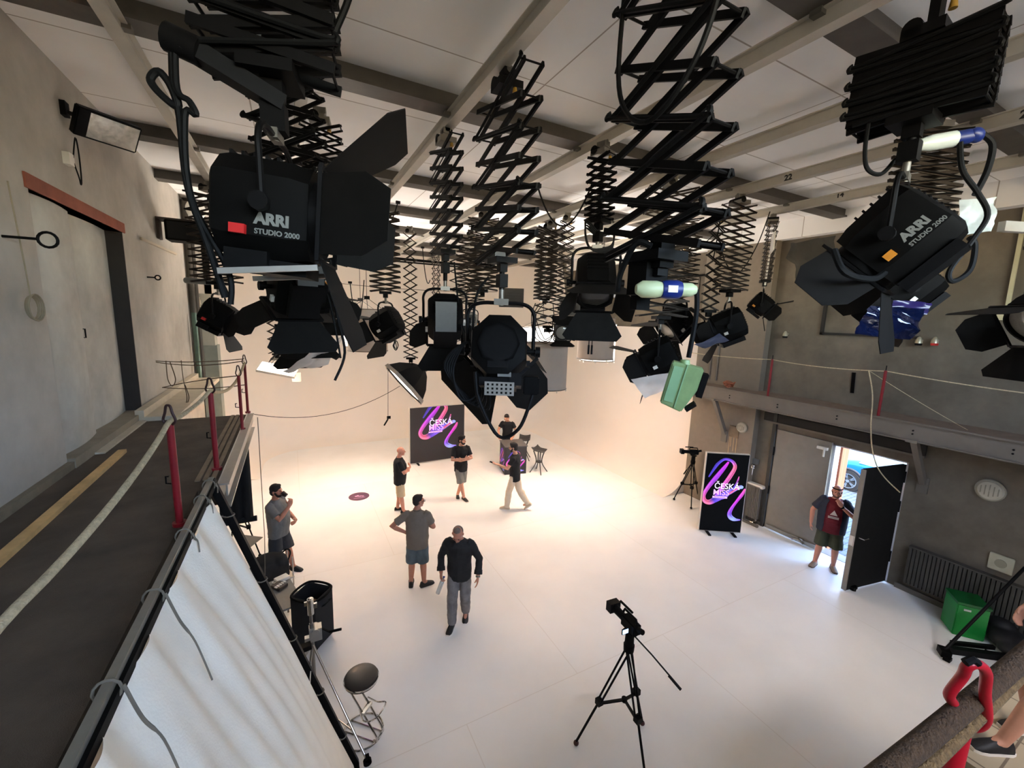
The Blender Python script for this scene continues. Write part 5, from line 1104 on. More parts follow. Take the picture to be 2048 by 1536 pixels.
# radiators
def radiator(label, y0, y1, z0, z1, m, ribs):
    t = thing('radiator', label, 'radiator', (XR - .02, (y0 + y1) / 2, z0)); L = y1 - y0
    b = MB()
    for k in range(ribs): b.bx((-.15, -L / 2 + L * k / ribs + .006, 0), (-.05, -L / 2 + L * (k + 1) / ribs - .006, z1 - z0))
    b.build('ribs', m, t, bevel=.006)
    b = MB(); b.bx((-.16, -L / 2, z1 - z0), (-.04, L / 2, z1 - z0 + .025)); b.bx((-.12, -L / 2, .04), (-.08, L / 2, .1)); b.build('header', m, t); return t
t = radiator('grey ribbed radiator on the wall right of the tall screen', 5.72, 6.12, .14, .98, mat('radiator_grey', (118, 112, 102), .5, var=.05), 11)
b = MB(); b.tube([(-.1, -.16, 0), (-.1, -.16, -.1), (-.1, -.05, -.12)], .02, 8); b.box((-.1, -.16, -.08), (.07, .07, .07)); b.build('valve', CHROME, t)
radiator('long dark ribbed radiator along the dark grey wall behind the green box', -.6, 2.86, .22, .95, mat('radiator_dark', (62, 60, 55), .55, var=.08), 62)
p = onX(1512, 970, XR - .1); b = MB(); b.box(p, (.14, .42, .07)); tag(b.build('white_tray', WHITEP, bevel=.01), 'white tray lying on the grey radiator right of the tall screen', 'tray')
p = onX(1505, 930, XR - .1); t = thing('wall_phone', 'grey wall socket box with a chrome unit right of the tall screen', 'socket', p)
b = MB(); b.box((.06, 0, .1), (.08, .2, .12)); b.build('box', GREYP, t)
b = MB(); b.ell((.02, .0, -.04), (.07, .08, .08)); b.cyl((.02, 0, -.1), (.02, 0, -.26), .04, .015); b.build('chrome_unit', CHROME, t)
p = onX(2002, 1127, XR - .02); t = thing('wall_plate', 'square beige socket plate on the dark grey wall above the dark radiator', 'plate', p)
b = MB(); b.box((0, 0, 0), (.04, .28, .28)); b.build('plate', mat('plate_beige', (176, 172, 150), .6, var=.1), t, bevel=.006)
b = MB(); b.lathe([(.07, -.02), (.07, -.03), (.05, -.03)], n=20, axis='X'); b.build('ring', mat('plate_ring', (140, 136, 116), .6), t)
# green box and dark gear by the wall, floor pole
a_ = onZ(1903, 1268); c_ = onZ(1968, 1285); d = (c_ - a_); rz = math.atan2(d.y, d.x); W = d.length
t = thing('green_box', 'bright green box standing on the floor by the dark radiator', 'box', (a_.x, a_.y, 0), rz)
gb = mat('green_plastic', (0, 126, 44), .45, var=.06)
b = MB(); b.bx((0, 0, 0), (W, .4, .56)); b.build('body', gb, t, bevel=.012)
b = MB(); b.bx((-.01, -.01, .56), (W + .01, .41, .6)); b.build('lid', mat('green_dark', (0, 84, 34), .5), t)
b = MB(); b.bx((W * .2, -.012, .47), (W * .42, -.004, .5)); b.build('label_sticker', WHITEP, t)
a_ = onZ(1888, 1306, .06); c_ = a_ + (onX(2050, 1135, 10.1) - a_) * 1.0
t = thing('floor_pole', 'black pole slanting up past the green box', 'pole', (a_.x, a_.y, 0))
b = MB(); b.cyl(a_ + Vector((0, 0, .05)), c_, .022); b.build('shaft', BLACKM, t, world=True)
b = MB(); b.box((0, 0, .08), (.16, .12, .1), Euler((0, 0, .6)).to_matrix()); b.box((-.06, -.06, .03), (.1, .08, .05)); b.build('foot_block', BLACK, t)
def lump(name, label, cat, p, parts, m, vox=.02):
    t = thing(name, label, cat, p); b = MB()
    for (c, r) in parts: b.ell(c, r)
    o = b.build('body', m, t); baked(o, [('REMESH', dict(mode='VOXEL', voxel_size=vox)), ('SMOOTH', dict(factor=.5, iterations=3))]); return t
p = onZ(2010, 1290); t = lump('gear_bag', 'heap of black bags and cables on the floor right of the green box', 'bag', (p.x, p.y, 0), [((0, 0, .14), (.3, .24, .14)), ((.15, .1, .25), (.2, .18, .12)), ((-.22, -.1, .1), (.2, .16, .1)), ((.1, -.2, .1), (.25, .14, .1))], mat('bag_black', (22, 21, 22), .6, var=.4, vscale=14))
b = MB(); b.tube(catmull([(-.5, .1, .02), (-.6, -.1, .02), (-.35, -.3, .02), (-.1, -.35, .02), (-.4, -.2, .03)], 8), .018, 7); b.build('cable', CABLE, t)
p = onZ(1950, 1310); b = MB(); b.bar((p.x - .3, p.y + .2, .05), (p.x + .35, p.y - .3, .05), .09, .09); b.bar((p.x - .1, p.y + .25, .06), (p.x + .4, p.y - .1, .06), .05, .06)
tag(b.build('folded_stand', BLACKM), 'black folded stand lying on the floor below the green box', 'stand')
# ------------------------------------------------------------------ street outside
M_PAVE = seamed('street_setts', (92, 104, 114), .22, .13, (54, 62, 70), seam=.014, off=.5, rough=.7, var=.2)
b = MB(); b.bx((XR + .3, -10, -.25), (34, 24, -.04)); struct(b.build('floor', M_PAVE))
b = MB(); b.bx((-14, -22, -.25), (24, -3.3, -.04)); struct(b.build('floor', seamed('bounce_yard_paving', (226, 221, 210), .6, .6, (130, 128, 122), seam=.012, rough=.8)))  # unseen pale yard added to bounce daylight up through the added windows
b = MB(); b.bx((XR + .32, 4.34, -.04), (XR + .62, 4.74, 3.2)); tag(b.build('brick_pillar', seamed('orange_brick', (206, 112, 74), .22, .075, (170, 130, 104), seam=.008, off=.5, rough=.8)), 'orange brick pillar just outside the street door', 'pillar')
b = MB(); b.bx((26, -12, -.04), (26.4, 24, 6)); struct(b.build('wall_street', mat('street_wall', (206, 200, 190), .9, var=.05)))
# blue car
def car(p, rz):
    t = thing('car', 'bright blue car parked on the street setts outside the door', 'car', p, rz)
    cb = mat('car_blue', (10, 96, 206), .18, .1, spec=.8)
    n = 40; L0, L1 = -2.15, 2.15; secs = []
    def hood(u):   # height of the upper body line along the car, front at +1
        return .0
    prof = [(-2.15, .42, .80), (-2.08, .30, .93), (-1.6, .26, .98), (-1.0, .26, 1.0), (0, .26, .98), (.9, .26, .97), (1.3, .26, .94), (1.8, .28, .84), (2.05, .34, .70), (2.15, .44, .58)]
    rs = []
    for (x, z0, z1) in prof:
        k = 1 - .12 * (abs(x) / 2.15) ** 4; w = .9 * k
        rs.append([Vector((x, yy, zz)) for yy, zz in [(-w * .9, z0), (w * .9, z0), (w, z0 + .2), (w, z1 - .14), (w * .9, z1 - .03), (w * .6, z1 + .01), (-w * .6, z1 + .01), (-w * .9, z1 - .03), (-w, z1 - .14), (-w, z0 + .2)]])
    b = MB(); b.rings(rs); o = b.build('body', cb, t, ang=.8)
    b = MB(); rs = []
    for (x, z) in [(-1.95, .96), (-1.3, 1.38), (-.6, 1.47), (.2, 1.45), (1.15, .95)]:
        w = .82 if z < 1 else .62
        rs.append([Vector((x, yy, zz)) for yy, zz in [(-.82, .93), (.82, .93), (w, z), (w * .7, z + .02), (-w * .7, z + .02), (-w, z)]])
    b.rings(rs); b.build('cabin_glass', mat('car_glass', (150, 180, 200), .05, .3, spec=1), t, ang=.6)
    b = MB(); b.prism([(-1.35, -.55, 1.40), (.15, -.55, 1.47), (.15, .55, 1.47), (-1.35, .55, 1.40)], (0, 0, .03)); b.build('roof', cb, t)
    for wx in (-1.32, 1.32):
        for sy in (-1, 1):
            b = MB(); b.lathe([(.01, -.1), (.33, -.1), (.345, -.06), (.345, .06), (.33, .1), (.01, .1)], (wx, sy * .82, .31), 32, axis='Y'); w = b.build('wheel', mat('tyre', (36, 36, 38), .8), t)
            b = MB(); c = Vector((wx, sy * .925, .31))
            b.lathe([(.235, -.02), (.235, .012 * sy), (.205, .012 * sy), (.205, -.02)], c, 28, axis='Y', caps=False)
            for k in range(5):
                a = k * 2 * PI / 5
                for da in (-.13, .13): b.bar(c + Vector((math.cos(a) * .03, 0, math.sin(a) * .03)), c + Vector((math.cos(a + da) * .22, 0, math.sin(a + da) * .22)), .03, .02, up=(0, 1, 0))
            b.lathe([(.05, -.01), (.05, .02 * sy), (.01, .02 * sy)], c, 16, axis='Y'); b.build('rim', CHROME, w)
            b = MB(); b.tube([(wx + math.cos(a) * .38, sy * .885, .31 + math.sin(a) * .38) for a in [i * PI / 16 for i in range(-1, 18)]], .035, 8); b.build('wheel_arch', mat('arch_grey', (56, 58, 62), .7), t)
    b = MB(); b.bx((-1.0, -.915, .24), (1.0, -.88, .36)); b.bx((-1.0, .88, .24), (1.0, .915, .36)); b.build('side_sill', mat('arch_grey', (56, 58, 62), .7), t)
    for sy in (-1, 1):
        b = MB(); b.ell((2.0, sy * .66, .66), (.12, .2, .07)); b.build('headlight', CHROME, t)
    b = MB()
    for x in (-.95, .1, 1.0): b.box((x, -.903, .66), (.008, .012, .5))
    b.build('door_gaps', BLACK, t)
    return t
w = onZ(1690, 979, -.04)
car((w.x + .9, w.y - 1.36, -.04), PI / 2)
# ================================================================== PEOPLE
SKIN = mat('skin', (196, 142, 116), .55, var=.06, vscale=20)
SKINR = mat('skin_tanned', (180, 122, 98), .55, var=.06, vscale=20)
HAIRD = mat('hair_dark', (34, 24, 20), .8, var=.3, vscale=40)
HAIRG = mat('hair_grey', (112, 98, 90), .8, var=.3, vscale=40)
EYE = mat('eye', (40, 30, 26), .3)
def V(*a): return Vector(a)
def cap(b, pts, rs, n=12):
    b.tube([Vector(p) for p in pts], rs, n)
    b.ell(pts[0], (rs[0],) * 3, 10, 6); b.ell(pts[-1], (rs[-1],) * 3, 10, 6)
def limb(b, a, m, c, r):
    a, m, c = Vector(a), Vector(m), Vector(c)
    pts = [a, a.lerp(m, .33), a.lerp(m, .66), m, m.lerp(c, .3), m.lerp(c, .65), c]
    cap(b, pts, [r[0], r[0] * .98, (r[0] + r[1]) / 2, r[1], r[2], (r[2] + r[3]) / 2, r[3]])
def hand(b, wr, d, nrm, side, curl=.5, k=1.0):
    """palm, four unequal bent fingers and a thumb off the side of the palm"""
    d = Vector(d).normalized(); nrm = Vector(nrm); nrm = (nrm - d * nrm.dot(d)).normalized(); s = d.cross(nrm).normalized() * side
    wr = Vector(wr)
    for i in range(4):
        o = s * (.027 - .018 * i) * k; base = wr + d * .085 * k + o
        b.tube([wr + o * .7, wr + d * .045 * k + o, base], [.017 * k, .017 * k, .013 * k], 8)
        L = [.072, .08, .075, .058][i] * k; p = base; ang = 0; pts = [p]
        for q in range(3):
            ang += curl * [.6, .9, .7][q]; dd = d * math.cos(ang) + nrm * math.sin(ang) + s * (.10 - .07 * i); p = p + dd.normalized() * L * [.45, .32, .23][q]; pts.append(p)
        cap(b, pts, [.0105 * k, .010 * k, .009 * k, .008 * k], 8)
    t0 = wr + d * .025 * k + s * .03 * k; t1 = t0 + (d * .6 + s * .55 + nrm * .35).normalized() * .04 * k; t2 = t1 + (d * .85 + s * .15 + nrm * .5).normalized() * .035 * k; cap(b, [t0, t1, t2], [.015 * k, .012 * k, .010 * k], 8)
def person(label, loc, face, h=1.78, fat=0.0, lean=(0, 0), head=(0, 0), legs=None, arms=None, shirt=None, sleeve=.55, trouser=None, tl=.45, shoe=None, hair=HAIRD, hairk='short', skin=SKIN, beard=None, pelv=(0, 0, 0), extras=None, shoeyaw=(0, 0), openshirt=None):
    k = h / 1.78; rz = yaw_of(face)
    t = thing('person', label, 'person', (loc[0], loc[1], loc[2] if len(loc) > 2 else 0), rz, 'people in the studio'); K = Matrix.Scale(k, 4)
    pel = V(0, 0, .95) + V(*pelv); le = V(lean[0], lean[1], 0)
    waist = pel + le * .3 + V(0, 0, .16); chest = pel + le * .75 + V(0, 0, .36); N = pel + le + V(0, .0, .545)
    hyaw, hp = head; HR = Euler((hp, 0, hyaw)).to_matrix(); Hc = N + V(0, .015, .03) + HR @ V(0, .02, .125)
    legs = legs or {}; arms = arms or {}
    hip = {s: pel + V(s * .09, 0, -.02) for s in (-1, 1)}
    knee = {s: V(*legs.get(('k', s), (s * .10, .02, .5))) for s in (-1, 1)}
    ank = {s: V(*legs.get(('a', s), (s * .11, 0, .085))) for s in (-1, 1)}
    sho = {s: N + V(s * .18, -.01, -.08) for s in (-1, 1)}
    elb = {s: V(*arms.get(('e', s), (s * .25, -.02, 1.13))) for s in (-1, 1)}
    wri = {s: V(*arms.get(('w', s), (s * .27, .06, .88))) for s in (-1, 1)}
    def R2(c, rx, ry, n=16): return [c + V(rx * math.cos(2 * PI * i / n), ry * math.sin(2 * PI * i / n), 0) for i in range(n)]
    f = fat; bf = V(0, f * .5, 0)
    def torso(b, g, bottom=-.1, topn=True):
        rs = [R2(pel + V(0, 0, bottom), .155 + g + f * .5, .11 + g + f * .5), R2(pel + bf * .5, .165 + g + f * .6, .115 + g + f * .6), R2(waist + bf, .148 + g + f, .105 + g + f * 1.1), R2(chest + bf * .6, .168 + g + f * .6, .12 + g + f * .7), R2(N + V(0, 0, -.1), .175 + g + f * .3, .105 + g + f * .3), R2(N + V(0, -.005, -.04), .12 + g * .8, .082 + g * .8), R2(N + V(0, 0, .0), .066 + g * .5, .06 + g * .5)]
        b.rings(rs)
    # body: one continuous surface
    b = MB(K); torso(b, 0)
    cap(b, [N + V(0, -.01, -.04), N + V(0, .0, .03), N + HR @ V(0, .015, .09)], [.066, .058, .056])
    b.ell(Hc + HR @ V(0, -.012, .03), (.076, .094, .088), R=HR); b.ell(Hc + HR @ V(0, .035, -.035), (.06, .062, .075), R=HR); b.ell(Hc + HR @ V(0, .062, -.085), (.034, .03, .026), R=HR)
    cap(b, [Hc + HR @ V(0, .085, .015), Hc + HR @ V(0, .112, -.02)], [.010, .016], 8); b.ell(Hc + HR @ V(0, .078, .035), (.05, .02, .012), R=HR); b.ell(Hc + HR @ V(0, .09, -.055), (.024, .012, .012), R=HR)
    for s in (-1, 1): b.ell(Hc + HR @ V(s * .08, -.01, -.005), (.012, .022, .033), R=HR); b.ell(Hc + HR @ V(s * .045, .06, -.025), (.025, .025, .022), R=HR)
    for s in (-1, 1):
        limb(b, hip[s], knee[s], ank[s], [.082 + f * .15, .056 + f * .06, .058 + f * .08, .038])
        b.ell(knee[s].lerp(ank[s], .3) + V(0, -.018, 0), (.05 + f * .06, .052 + f * .06, .1))
        cap(b, [ank[s], ank[s] + Matrix.Rotation(shoeyaw[0 if s < 0 else 1], 3, 'Z') @ V(0, .1, -.05)], [.04, .03])
        limb(b, sho[s], elb[s], wri[s], [.052 + f * .08, .042 + f * .04, .043, .029])
        dd = arms.get(('hd', s), tuple((wri[s] - elb[s]).normalized())); nn = arms.get(('hn', s), (-s, 0, 0)); hand(b, wri[s], dd, nn, arms.get(('hs', s), 1 if s > 0 else -1), arms.get(('hc', s), .45), 1.05)
    o = b.build('body', skin, t); baked(o, [('REMESH', dict(mode='VOXEL', voxel_size=.0085)), ('SMOOTH', dict(factor=.5, iterations=3))])
    b = MB(K)
    for s in (-1, 1): b.ell(Hc + HR @ V(s * .031, .091, .012), (.012, .006, .006), R=HR)
    b.build('eyes', EYE, t)
    if hairk:
        b = MB(K)
        if hairk == 'short': b.ell(Hc + HR @ V(0, -.024, .05), (.083, .094, .084), R=HR); b.ell(Hc + HR @ V(0, -.05, .0), (.078, .06, .075), R=HR); b.ell(Hc + HR @ V(0, .03, .095), (.055, .05, .028), R=HR)
        if hairk == 'big': b.ell(Hc + HR @ V(0, -.02, .055), (.092, .102, .092), R=HR); b.ell(Hc + HR @ V(0, -.055, -.005), (.084, .062, .085), R=HR); b.ell(Hc + HR @ V(0, .04, .105), (.062, .05, .035), R=HR)
        if hairk == 'thin': b.ell(Hc + HR @ V(0, -.04, .022), (.082, .084, .076), R=HR); b.ell(Hc + HR @ V(0, -.01, .062), (.062, .07, .062), R=HR)
        o = b.build('hair', hair, t); baked(o, [('REMESH', dict(mode='VOXEL', voxel_size=.01)), ('SMOOTH', dict(factor=.5, iterations=2))])
    if beard:
        b = MB(K); b.ell(Hc + HR @ V(0, .045, -.075), (.056, .055, .045), R=HR)
        for s in (-1, 1): cap(b, [Hc + HR @ V(s * .068, .0, .0), Hc + HR @ V(s * .055, .04, -.06)], [.018, .022], 8)
        o = b.build('beard', beard, t); baked(o, [('REMESH', dict(mode='VOXEL', voxel_size=.01)), ('SMOOTH', dict(factor=.5, iterations=2))])
    fold = dict(mode='VOXEL', voxel_size=.012)
    if shirt:
        b = MB(K); torso(b, .024, -.16); hem = pel + V(0, 0, -.13)
        for s in (-1, 1):
            a, m, c = sho[s], elb[s], wri[s]
            if sleeve <= 1: e = a.lerp(m, sleeve); b.tube([a + (N - a) * .3, a, a.lerp(e, .5), e], [.066, .07 + f * .08, .068 + f * .07, .072 + f * .06], 14)
            else: e = m.lerp(c, sleeve - 1); b.tube([a + (N - a) * .3, a, a.lerp(m, .5), m, m.lerp(e, .6), e], [.066, .068 + f * .06, .064, .058, .053, .058], 14); b.ell(m, (.057,) * 3)
            b.ell(a, (.064 + f * .07,) * 3)
        o = b.build('shirt', shirt, t); baked(o, [('REMESH', fold), ('SMOOTH', dict(factor=.5, iterations=3))]); wrinkle(o)
    if trouser:
        b = MB(K); b.rings([R2(pel + V(0, 0, -.13), .158 + f * .4, .115 + f * .4), R2(pel + V(0, 0, -.0), .176 + f * .55, .127 + f * .55), R2(pel + V(0, 0, .1), .166 + f * .6, .12 + f * .6)])
        for s in (-1, 1):
            if tl <= 1: e = hip[s].lerp(knee[s], min(tl + .09, 1.08)); b.tube([hip[s] + V(0, 0, .03), hip[s].lerp(e, .5), e], [.095 + f * .2, .101 + f * .2, .108 + f * .18], 14)
            else: b.tube([hip[s] + V(0, 0, .03), hip[s].lerp(knee[s], .5), knee[s], knee[s].lerp(ank[s], .5), ank[s] - (knee[s] - ank[s]).normalized() * .01], [.096, .092, .084, .082, .068], 14); b.ell(knee[s], (.085,) * 3); b.ell(knee[s].lerp(ank[s], .3) + V(0, -.016, 0), (.072, .076, .12))
        o = b.build('trousers' if tl > 1 else 'shorts', trouser, t); baked(o, [('REMESH', fold), ('SMOOTH', dict(factor=.5, iterations=3))]); wrinkle(o)
    if shoe:
        for i, s in enumerate((-1, 1)):
            a = ank[s]; up = legs.get(('t', s), 0.0); M = Matrix.Translation(a) @ Matrix.Rotation(shoeyaw[i], 4, 'Z') @ Matrix.Rotation(up, 4, 'X') @ Matrix.Translation((0, 0, -.085)); b = MB(K @ M)
            def ft(y, w, z0, z1): return [V(-w, y, z0), V(w, y, z0), V(w * 1.05, y, z0 + .02), V(w * .85, y, z0 + (z1 - z0) * .75), V(w * .4, y, z1), V(-w * .4, y, z1), V(-w * .85, y, z0 + (z1 - z0) * .75), V(-w * 1.05, y, z0 + .02)]
            b.rings([ft(-.075, .025, .008, .06), ft(-.06, .036, .002, .095), ft(-.01, .04, .002, .11), ft(.05, .042, .002, .095), ft(.11, .048, .002, .07), ft(.16, .045, .003, .052), ft(.19, .03, .006, .035)]); sh = b.build('shoe', shoe[0], t)
            if len(shoe) > 1:
                b = MB(K @ M); b.rings([[V(x * w, y, z) for x, z in ((-1, 0), (1, 0), (1, .022), (-1, .022))] for y, w in ((-.08, .03), (-.05, .042), (.05, .046), (.12, .053), (.17, .046), (.196, .028))]); b.build('sole', shoe[1], sh)
    t['label'] = label
    return t, dict(K=K, Hc=Hc, HR=HR, N=N, pel=pel, waist=waist, chest=chest, sho=sho, elb=elb, wri=wri, bf=bf)
_ct = None
def wrinkle(o):
    global _ct
    if _ct is None: _ct = bpy.data.textures.new('cloth_folds', 'CLOUDS'); _ct.noise_scale = .11; _ct.noise_depth = 2
    baked(o, [('DISPLACE', dict(texture=_ct, strength=.022, mid_level=.5))])
def at_local(t, p): return t.matrix_basis @ p
BT = mat('tshirt_black', (24, 21, 22), .9, var=.15); GT = mat('tshirt_grey', (112, 110, 106), .9, var=.12); POLO = mat('polo_taupe', (118, 106, 94), .9, var=.08)
SH_BLK = (mat('shoe_black', (20, 18, 18), .6), mat('sole_dark', (40, 37, 36), .7)); SH_WS = (mat('shoe_black', (20, 18, 18), .6), mat('sole_white', (222, 216, 206), .6)); SH_TAN = (mat('shoe_tan', (150, 128, 108), .7), mat('sole_brown', (92, 76, 64), .7)); SH_BEI = (mat('shoe_beige', (196, 176, 150), .7), mat('sole_white', (222, 216, 206), .6)); SANDAL = (mat('sandal_black', (26, 22, 20), .6), mat('sole_dark', (40, 37, 36), .7))
BS = mat('black_shirt', (20, 18, 19), .8, var=.2)
# 1 man walking towards the camera
fc = cdir(-.08, -1)
t, q = person('man in a dark shirt and grey jeans walking towards the camera, looking down', onZ(918, 1245), fc, 1.84, fat=.015, lean=(0, .07), head=(.0, -.62), legs={('k', 1): (.09, .10, .52), ('a', 1): (.09, .12, .085), ('k', -1): (-.10, .03, .49), ('a', -1): (-.08, -.16, .10), ('t', -1): -.2}, arms={('e', 1): (.30, .0, 1.14), ('w', 1): (.27, .10, .92), ('e', -1): (-.31, .02, 1.15), ('w', -1): (-.31, .12, .92), ('hc', -1): .35, ('hc', 1): .9}, shirt=BS, sleeve=1.75, trouser=mat('jeans_grey', (112, 108, 106), .85, var=.35, vscale=6), tl=2, shoe=SH_WS, hair=HAIRG, hairk='thin', skin=SKINR, shoeyaw=(.1, -.1))
b = MB(q['K'])
for s in (-1, 1):
    e, w = q['elb'][s], q['wri'][s]; c = e.lerp(w, .76); d = (w - e).normalized(); b.tube([c - d * .03, c + d * .03], [.062, .066], 14)
b.build('rolled_cuffs', BS, t)
b = MB(q['K']); b.tube([q['wri'][-1] + V(0, 0, .012), q['wri'][-1] + V(0, .01, -.012)], .036, 14); b.build('wrist_watch', GREYM, t)
wpt = q['K'] @ (q['wri'][1] + V(-.03, .05, -.12)); bo = thing('water_bottle', 'clear plastic bottle held low in the hand of the walking man', 'bottle', at_local(t, wpt))
b = MB(Matrix.Rotation(.5, 4, 'Y') @ Matrix.Rotation(-.2, 4, 'X')); b.lathe([(.012, .07), (.014, .04), (.034, -.0), (.034, -.18), (.028, -.19), (.004, -.19)], n=18); b.build('bottle_body', mat('clear_bottle', (200, 206, 208), .1, trans=.7, var=.05), bo)
b = MB(Matrix.Rotation(.5, 4, 'Y') @ Matrix.Rotation(-.2, 4, 'X')); b.lathe([(.016, .06), (.016, .085)], n=14); b.build('bottle_cap', BLUEP, bo)
# 2 man in polo seen from behind
t, q = person('man in a taupe polo and denim shorts seen from behind, one elbow out', onZ(835, 1172), cdir(-.08, 1), 1.80, fat=.03, head=(-.95, -.05), legs={('k', -1): (-.10, .02, .5), ('a', -1): (-.12, .02, .085), ('k', 1): (.10, .02, .5), ('a', 1): (.12, .0, .085)}, arms={('e', -1): (-.44, -.06, 1.22), ('w', -1): (-.21, .0, 1.07), ('hd', -1): (.9, .3, -.2), ('hn', -1): (0, 1, 0), ('e', 1): (.29, .0, 1.17), ('w', 1): (.16, .24, 1.10), ('hd', 1): (-.8, .4, .1), ('hn', 1): (0, -.3, -1)}, shirt=POLO, sleeve=.7, trouser=mat('denim_blue', (88, 100, 106), .9, var=.25, vscale=8), tl=.95, shoe=SANDAL, skin=SKINR, shoeyaw=(.1, -1.05))
b = MB(q['K'])
Hc, HR = q['Hc'], q['HR']
for s in (-1, 1): b.tube([Hc + HR @ V(s * .085, -.01, .012), Hc + HR @ V(s * .066, .09, .012)], .004, 6); b.tube([Hc + HR @ V(s * .034 + math.cos(a) * .024, .105, .008 + math.sin(a) * .018) for a in [i * PI / 6 for i in range(12)]], .003, 6, closed=True)
b.build('glasses', BLACKM, t)
b = MB(q['K']); b.lathe([(.074, .0), (.07, .035), (.062, .035)], q['N'] + V(0, -.0, -.01), 20); b.build('polo_collar', POLO, t)
# 3 man drinking, profile to the right
fc = cdir(1, -.05)
t, q = person('stocky man in a grey t-shirt and dark shorts drinking from a mug, side-on', onZ(562, 1146), fc, 1.80, fat=.055, lean=(0, -.02), head=(.0, .05), legs={('k', 1): (.10, -.02, .5), ('a', 1): (.11, -.1, .085), ('k', -1): (-.10, .10, .5), ('a', -1): (-.12, .17, .085)}, arms={('e', 1): (.25, .2, 1.22), ('w', 1): (.07, .29, 1.42), ('hd', 1): (-.5, -.05, .85), ('hn', 1): (-.6, -.6, 0), ('hc', 1): .9, ('e', -1): (-.25, .04, 1.14), ('w', -1): (-.08, .30, 1.06), ('hd', -1): (.9, .2, 0)}, shirt=GT, sleeve=.75, trouser=mat('shorts_charcoal', (52, 52, 54), .9, var=.15), tl=.95, shoe=SH_BLK, hairk='big', beard=HAIRD, skin=SKINR, shoeyaw=(-.1, -.1))
mp = q['K'] @ (q['Hc'] + V(.01, .155, -.045)); mu = thing('mug', 'dark mug held to the mouth of the man drinking', 'mug', at_local(t, mp), t.rotation_euler.z)
Mm = Matrix.Rotation(.95, 4, 'X'); b = MB(Mm); b.lathe([(.037, -.05), (.042, .05), (.037, .05), (.033, -.04), (.003, -.04)], n=20, caps=False); b.lathe([(.037, -.05), (.002, -.05)], n=20, caps=False); b.build('cup', mat('mug_dark', (44, 34, 32), .35), mu)
b = MB(Mm); b.tube(catmull([(.036, 0, .03), (.066, 0, .025), (.066, 0, -.02), (.038, 0, -.03)], 6), .006, 7); b.build('mug_handle', mat('mug_dark', (44, 34, 32), .35), mu)
FOLD = {('e', 1): (.26, .10, 1.15), ('w', 1): (-.03, .27, 1.20), ('hd', 1): (-.9, .0, .25), ('hn', 1): (0, -1, 0), ('e', -1): (-.26, .10, 1.16), ('w', -1): (.03, .23, 1.16), ('hd', -1): (.9, .05, .2), ('hn', -1): (0, -1, 0)}
# 4 bald man
person('bald man in a black t-shirt and beige shorts with folded arms, turned right', onZ(800, 1024), cdir(.86, .3), 1.74, fat=.035, head=(.1, -.05), legs={('a', 1): (.12, .08, .085), ('a', -1): (-.10, -.06, .085)}, arms=FOLD, shirt=BT, sleeve=.75, trouser=mat('shorts_beige', (198, 176, 142), .9, var=.08), tl=.95, shoe=SH_WS, hairk=None, skin=mat('skin_pink', (206, 142, 118), .5, var=.06), shoeyaw=(0, -.2))
# 5 dark haired man arms folded
person('dark haired man in a black t-shirt and grey shorts, arms folded, legs crossed', onZ(921, 997), cdir(.35, -.9), 1.82, head=(.75, -.02), legs={('k', 1): (.02, .08, .5), ('a', 1): (-.06, .12, .085), ('k', -1): (-.05, .0, .5), ('a', -1): (.05, -.12, .085)}, arms=FOLD, shirt=BT, sleeve=.7, trouser=mat('shorts_grey', (118, 114, 106), .9, var=.1), tl=.95, shoe=SH_WS, hairk='big', beard=HAIRD, skin=SKIN, shoeyaw=(-.2, .3))
# 6 man in white trousers walking left
t, q = person('man in a black t-shirt and pale trousers walking left holding out a phone', onZ(1028, 1018), cdir(-.9, .25), 1.82, head=(.1, -.1), lean=(0, .02), legs={('k', 1): (.09, -.1, .5), ('a', 1): (.09, -.34, .16), ('t', 1): -.75, ('k', -1): (-.09, .13, .5), ('a', -1): (-.09, .17, .085)}, arms={('e', -1): (-.24, .14, 1.16), ('w', -1): (-.2, .40, 1.22), ('hd', -1): (.1, .9, .1), ('hn', -1): (0, 0, 1), ('e', 1): (.27, -.03, 1.16), ('w', 1): (.26, .10, .92)}, shirt=BT, sleeve=.6, trouser=mat('trousers_cream', (206, 190, 168), .9, var=.06), tl=2, shoe=SH_BEI, hairk='big', beard=HAIRD, skin=SKIN)
pp_ = q['K'] @ (q['wri'][-1] + V(.02, .16, .03)); ph = thing('phone', 'dark phone held out by the man in pale trousers', 'phone', at_local(t, pp_), t.rotation_euler.z); b = MB(Matrix.Rotation(.25, 4, 'X')); b.box((0, 0, 0), (.075, .15, .009)); b.build('body', BLACK, ph, bevel=.003)
# 7 man behind the counter
person('man in a black t-shirt leaning over the black counter, looking down', onZ(1052, 947) + Vector((-.08, 1.22, 0)), cdir(-.12, -1), 1.80, lean=(0, .14), head=(-.3, -.5), arms={('e', 1): (.30, .18, 1.18), ('w', 1): (.24, .34, 1.00), ('hd', 1): (-.2, .9, -.1), ('hn', 1): (0, 0, -1), ('e', -1): (-.30, .18, 1.18), ('w', -1): (-.22, .34, 1.0), ('hd', -1): (.2, .9, -.1), ('hn', -1): (0, 0, -1)}, shirt=BT, sleeve=.6, trouser=mat('shorts_charcoal', (52, 52, 54), .9), tl=2, shoe=SH_BLK, hairk='short', skin=SKIN)
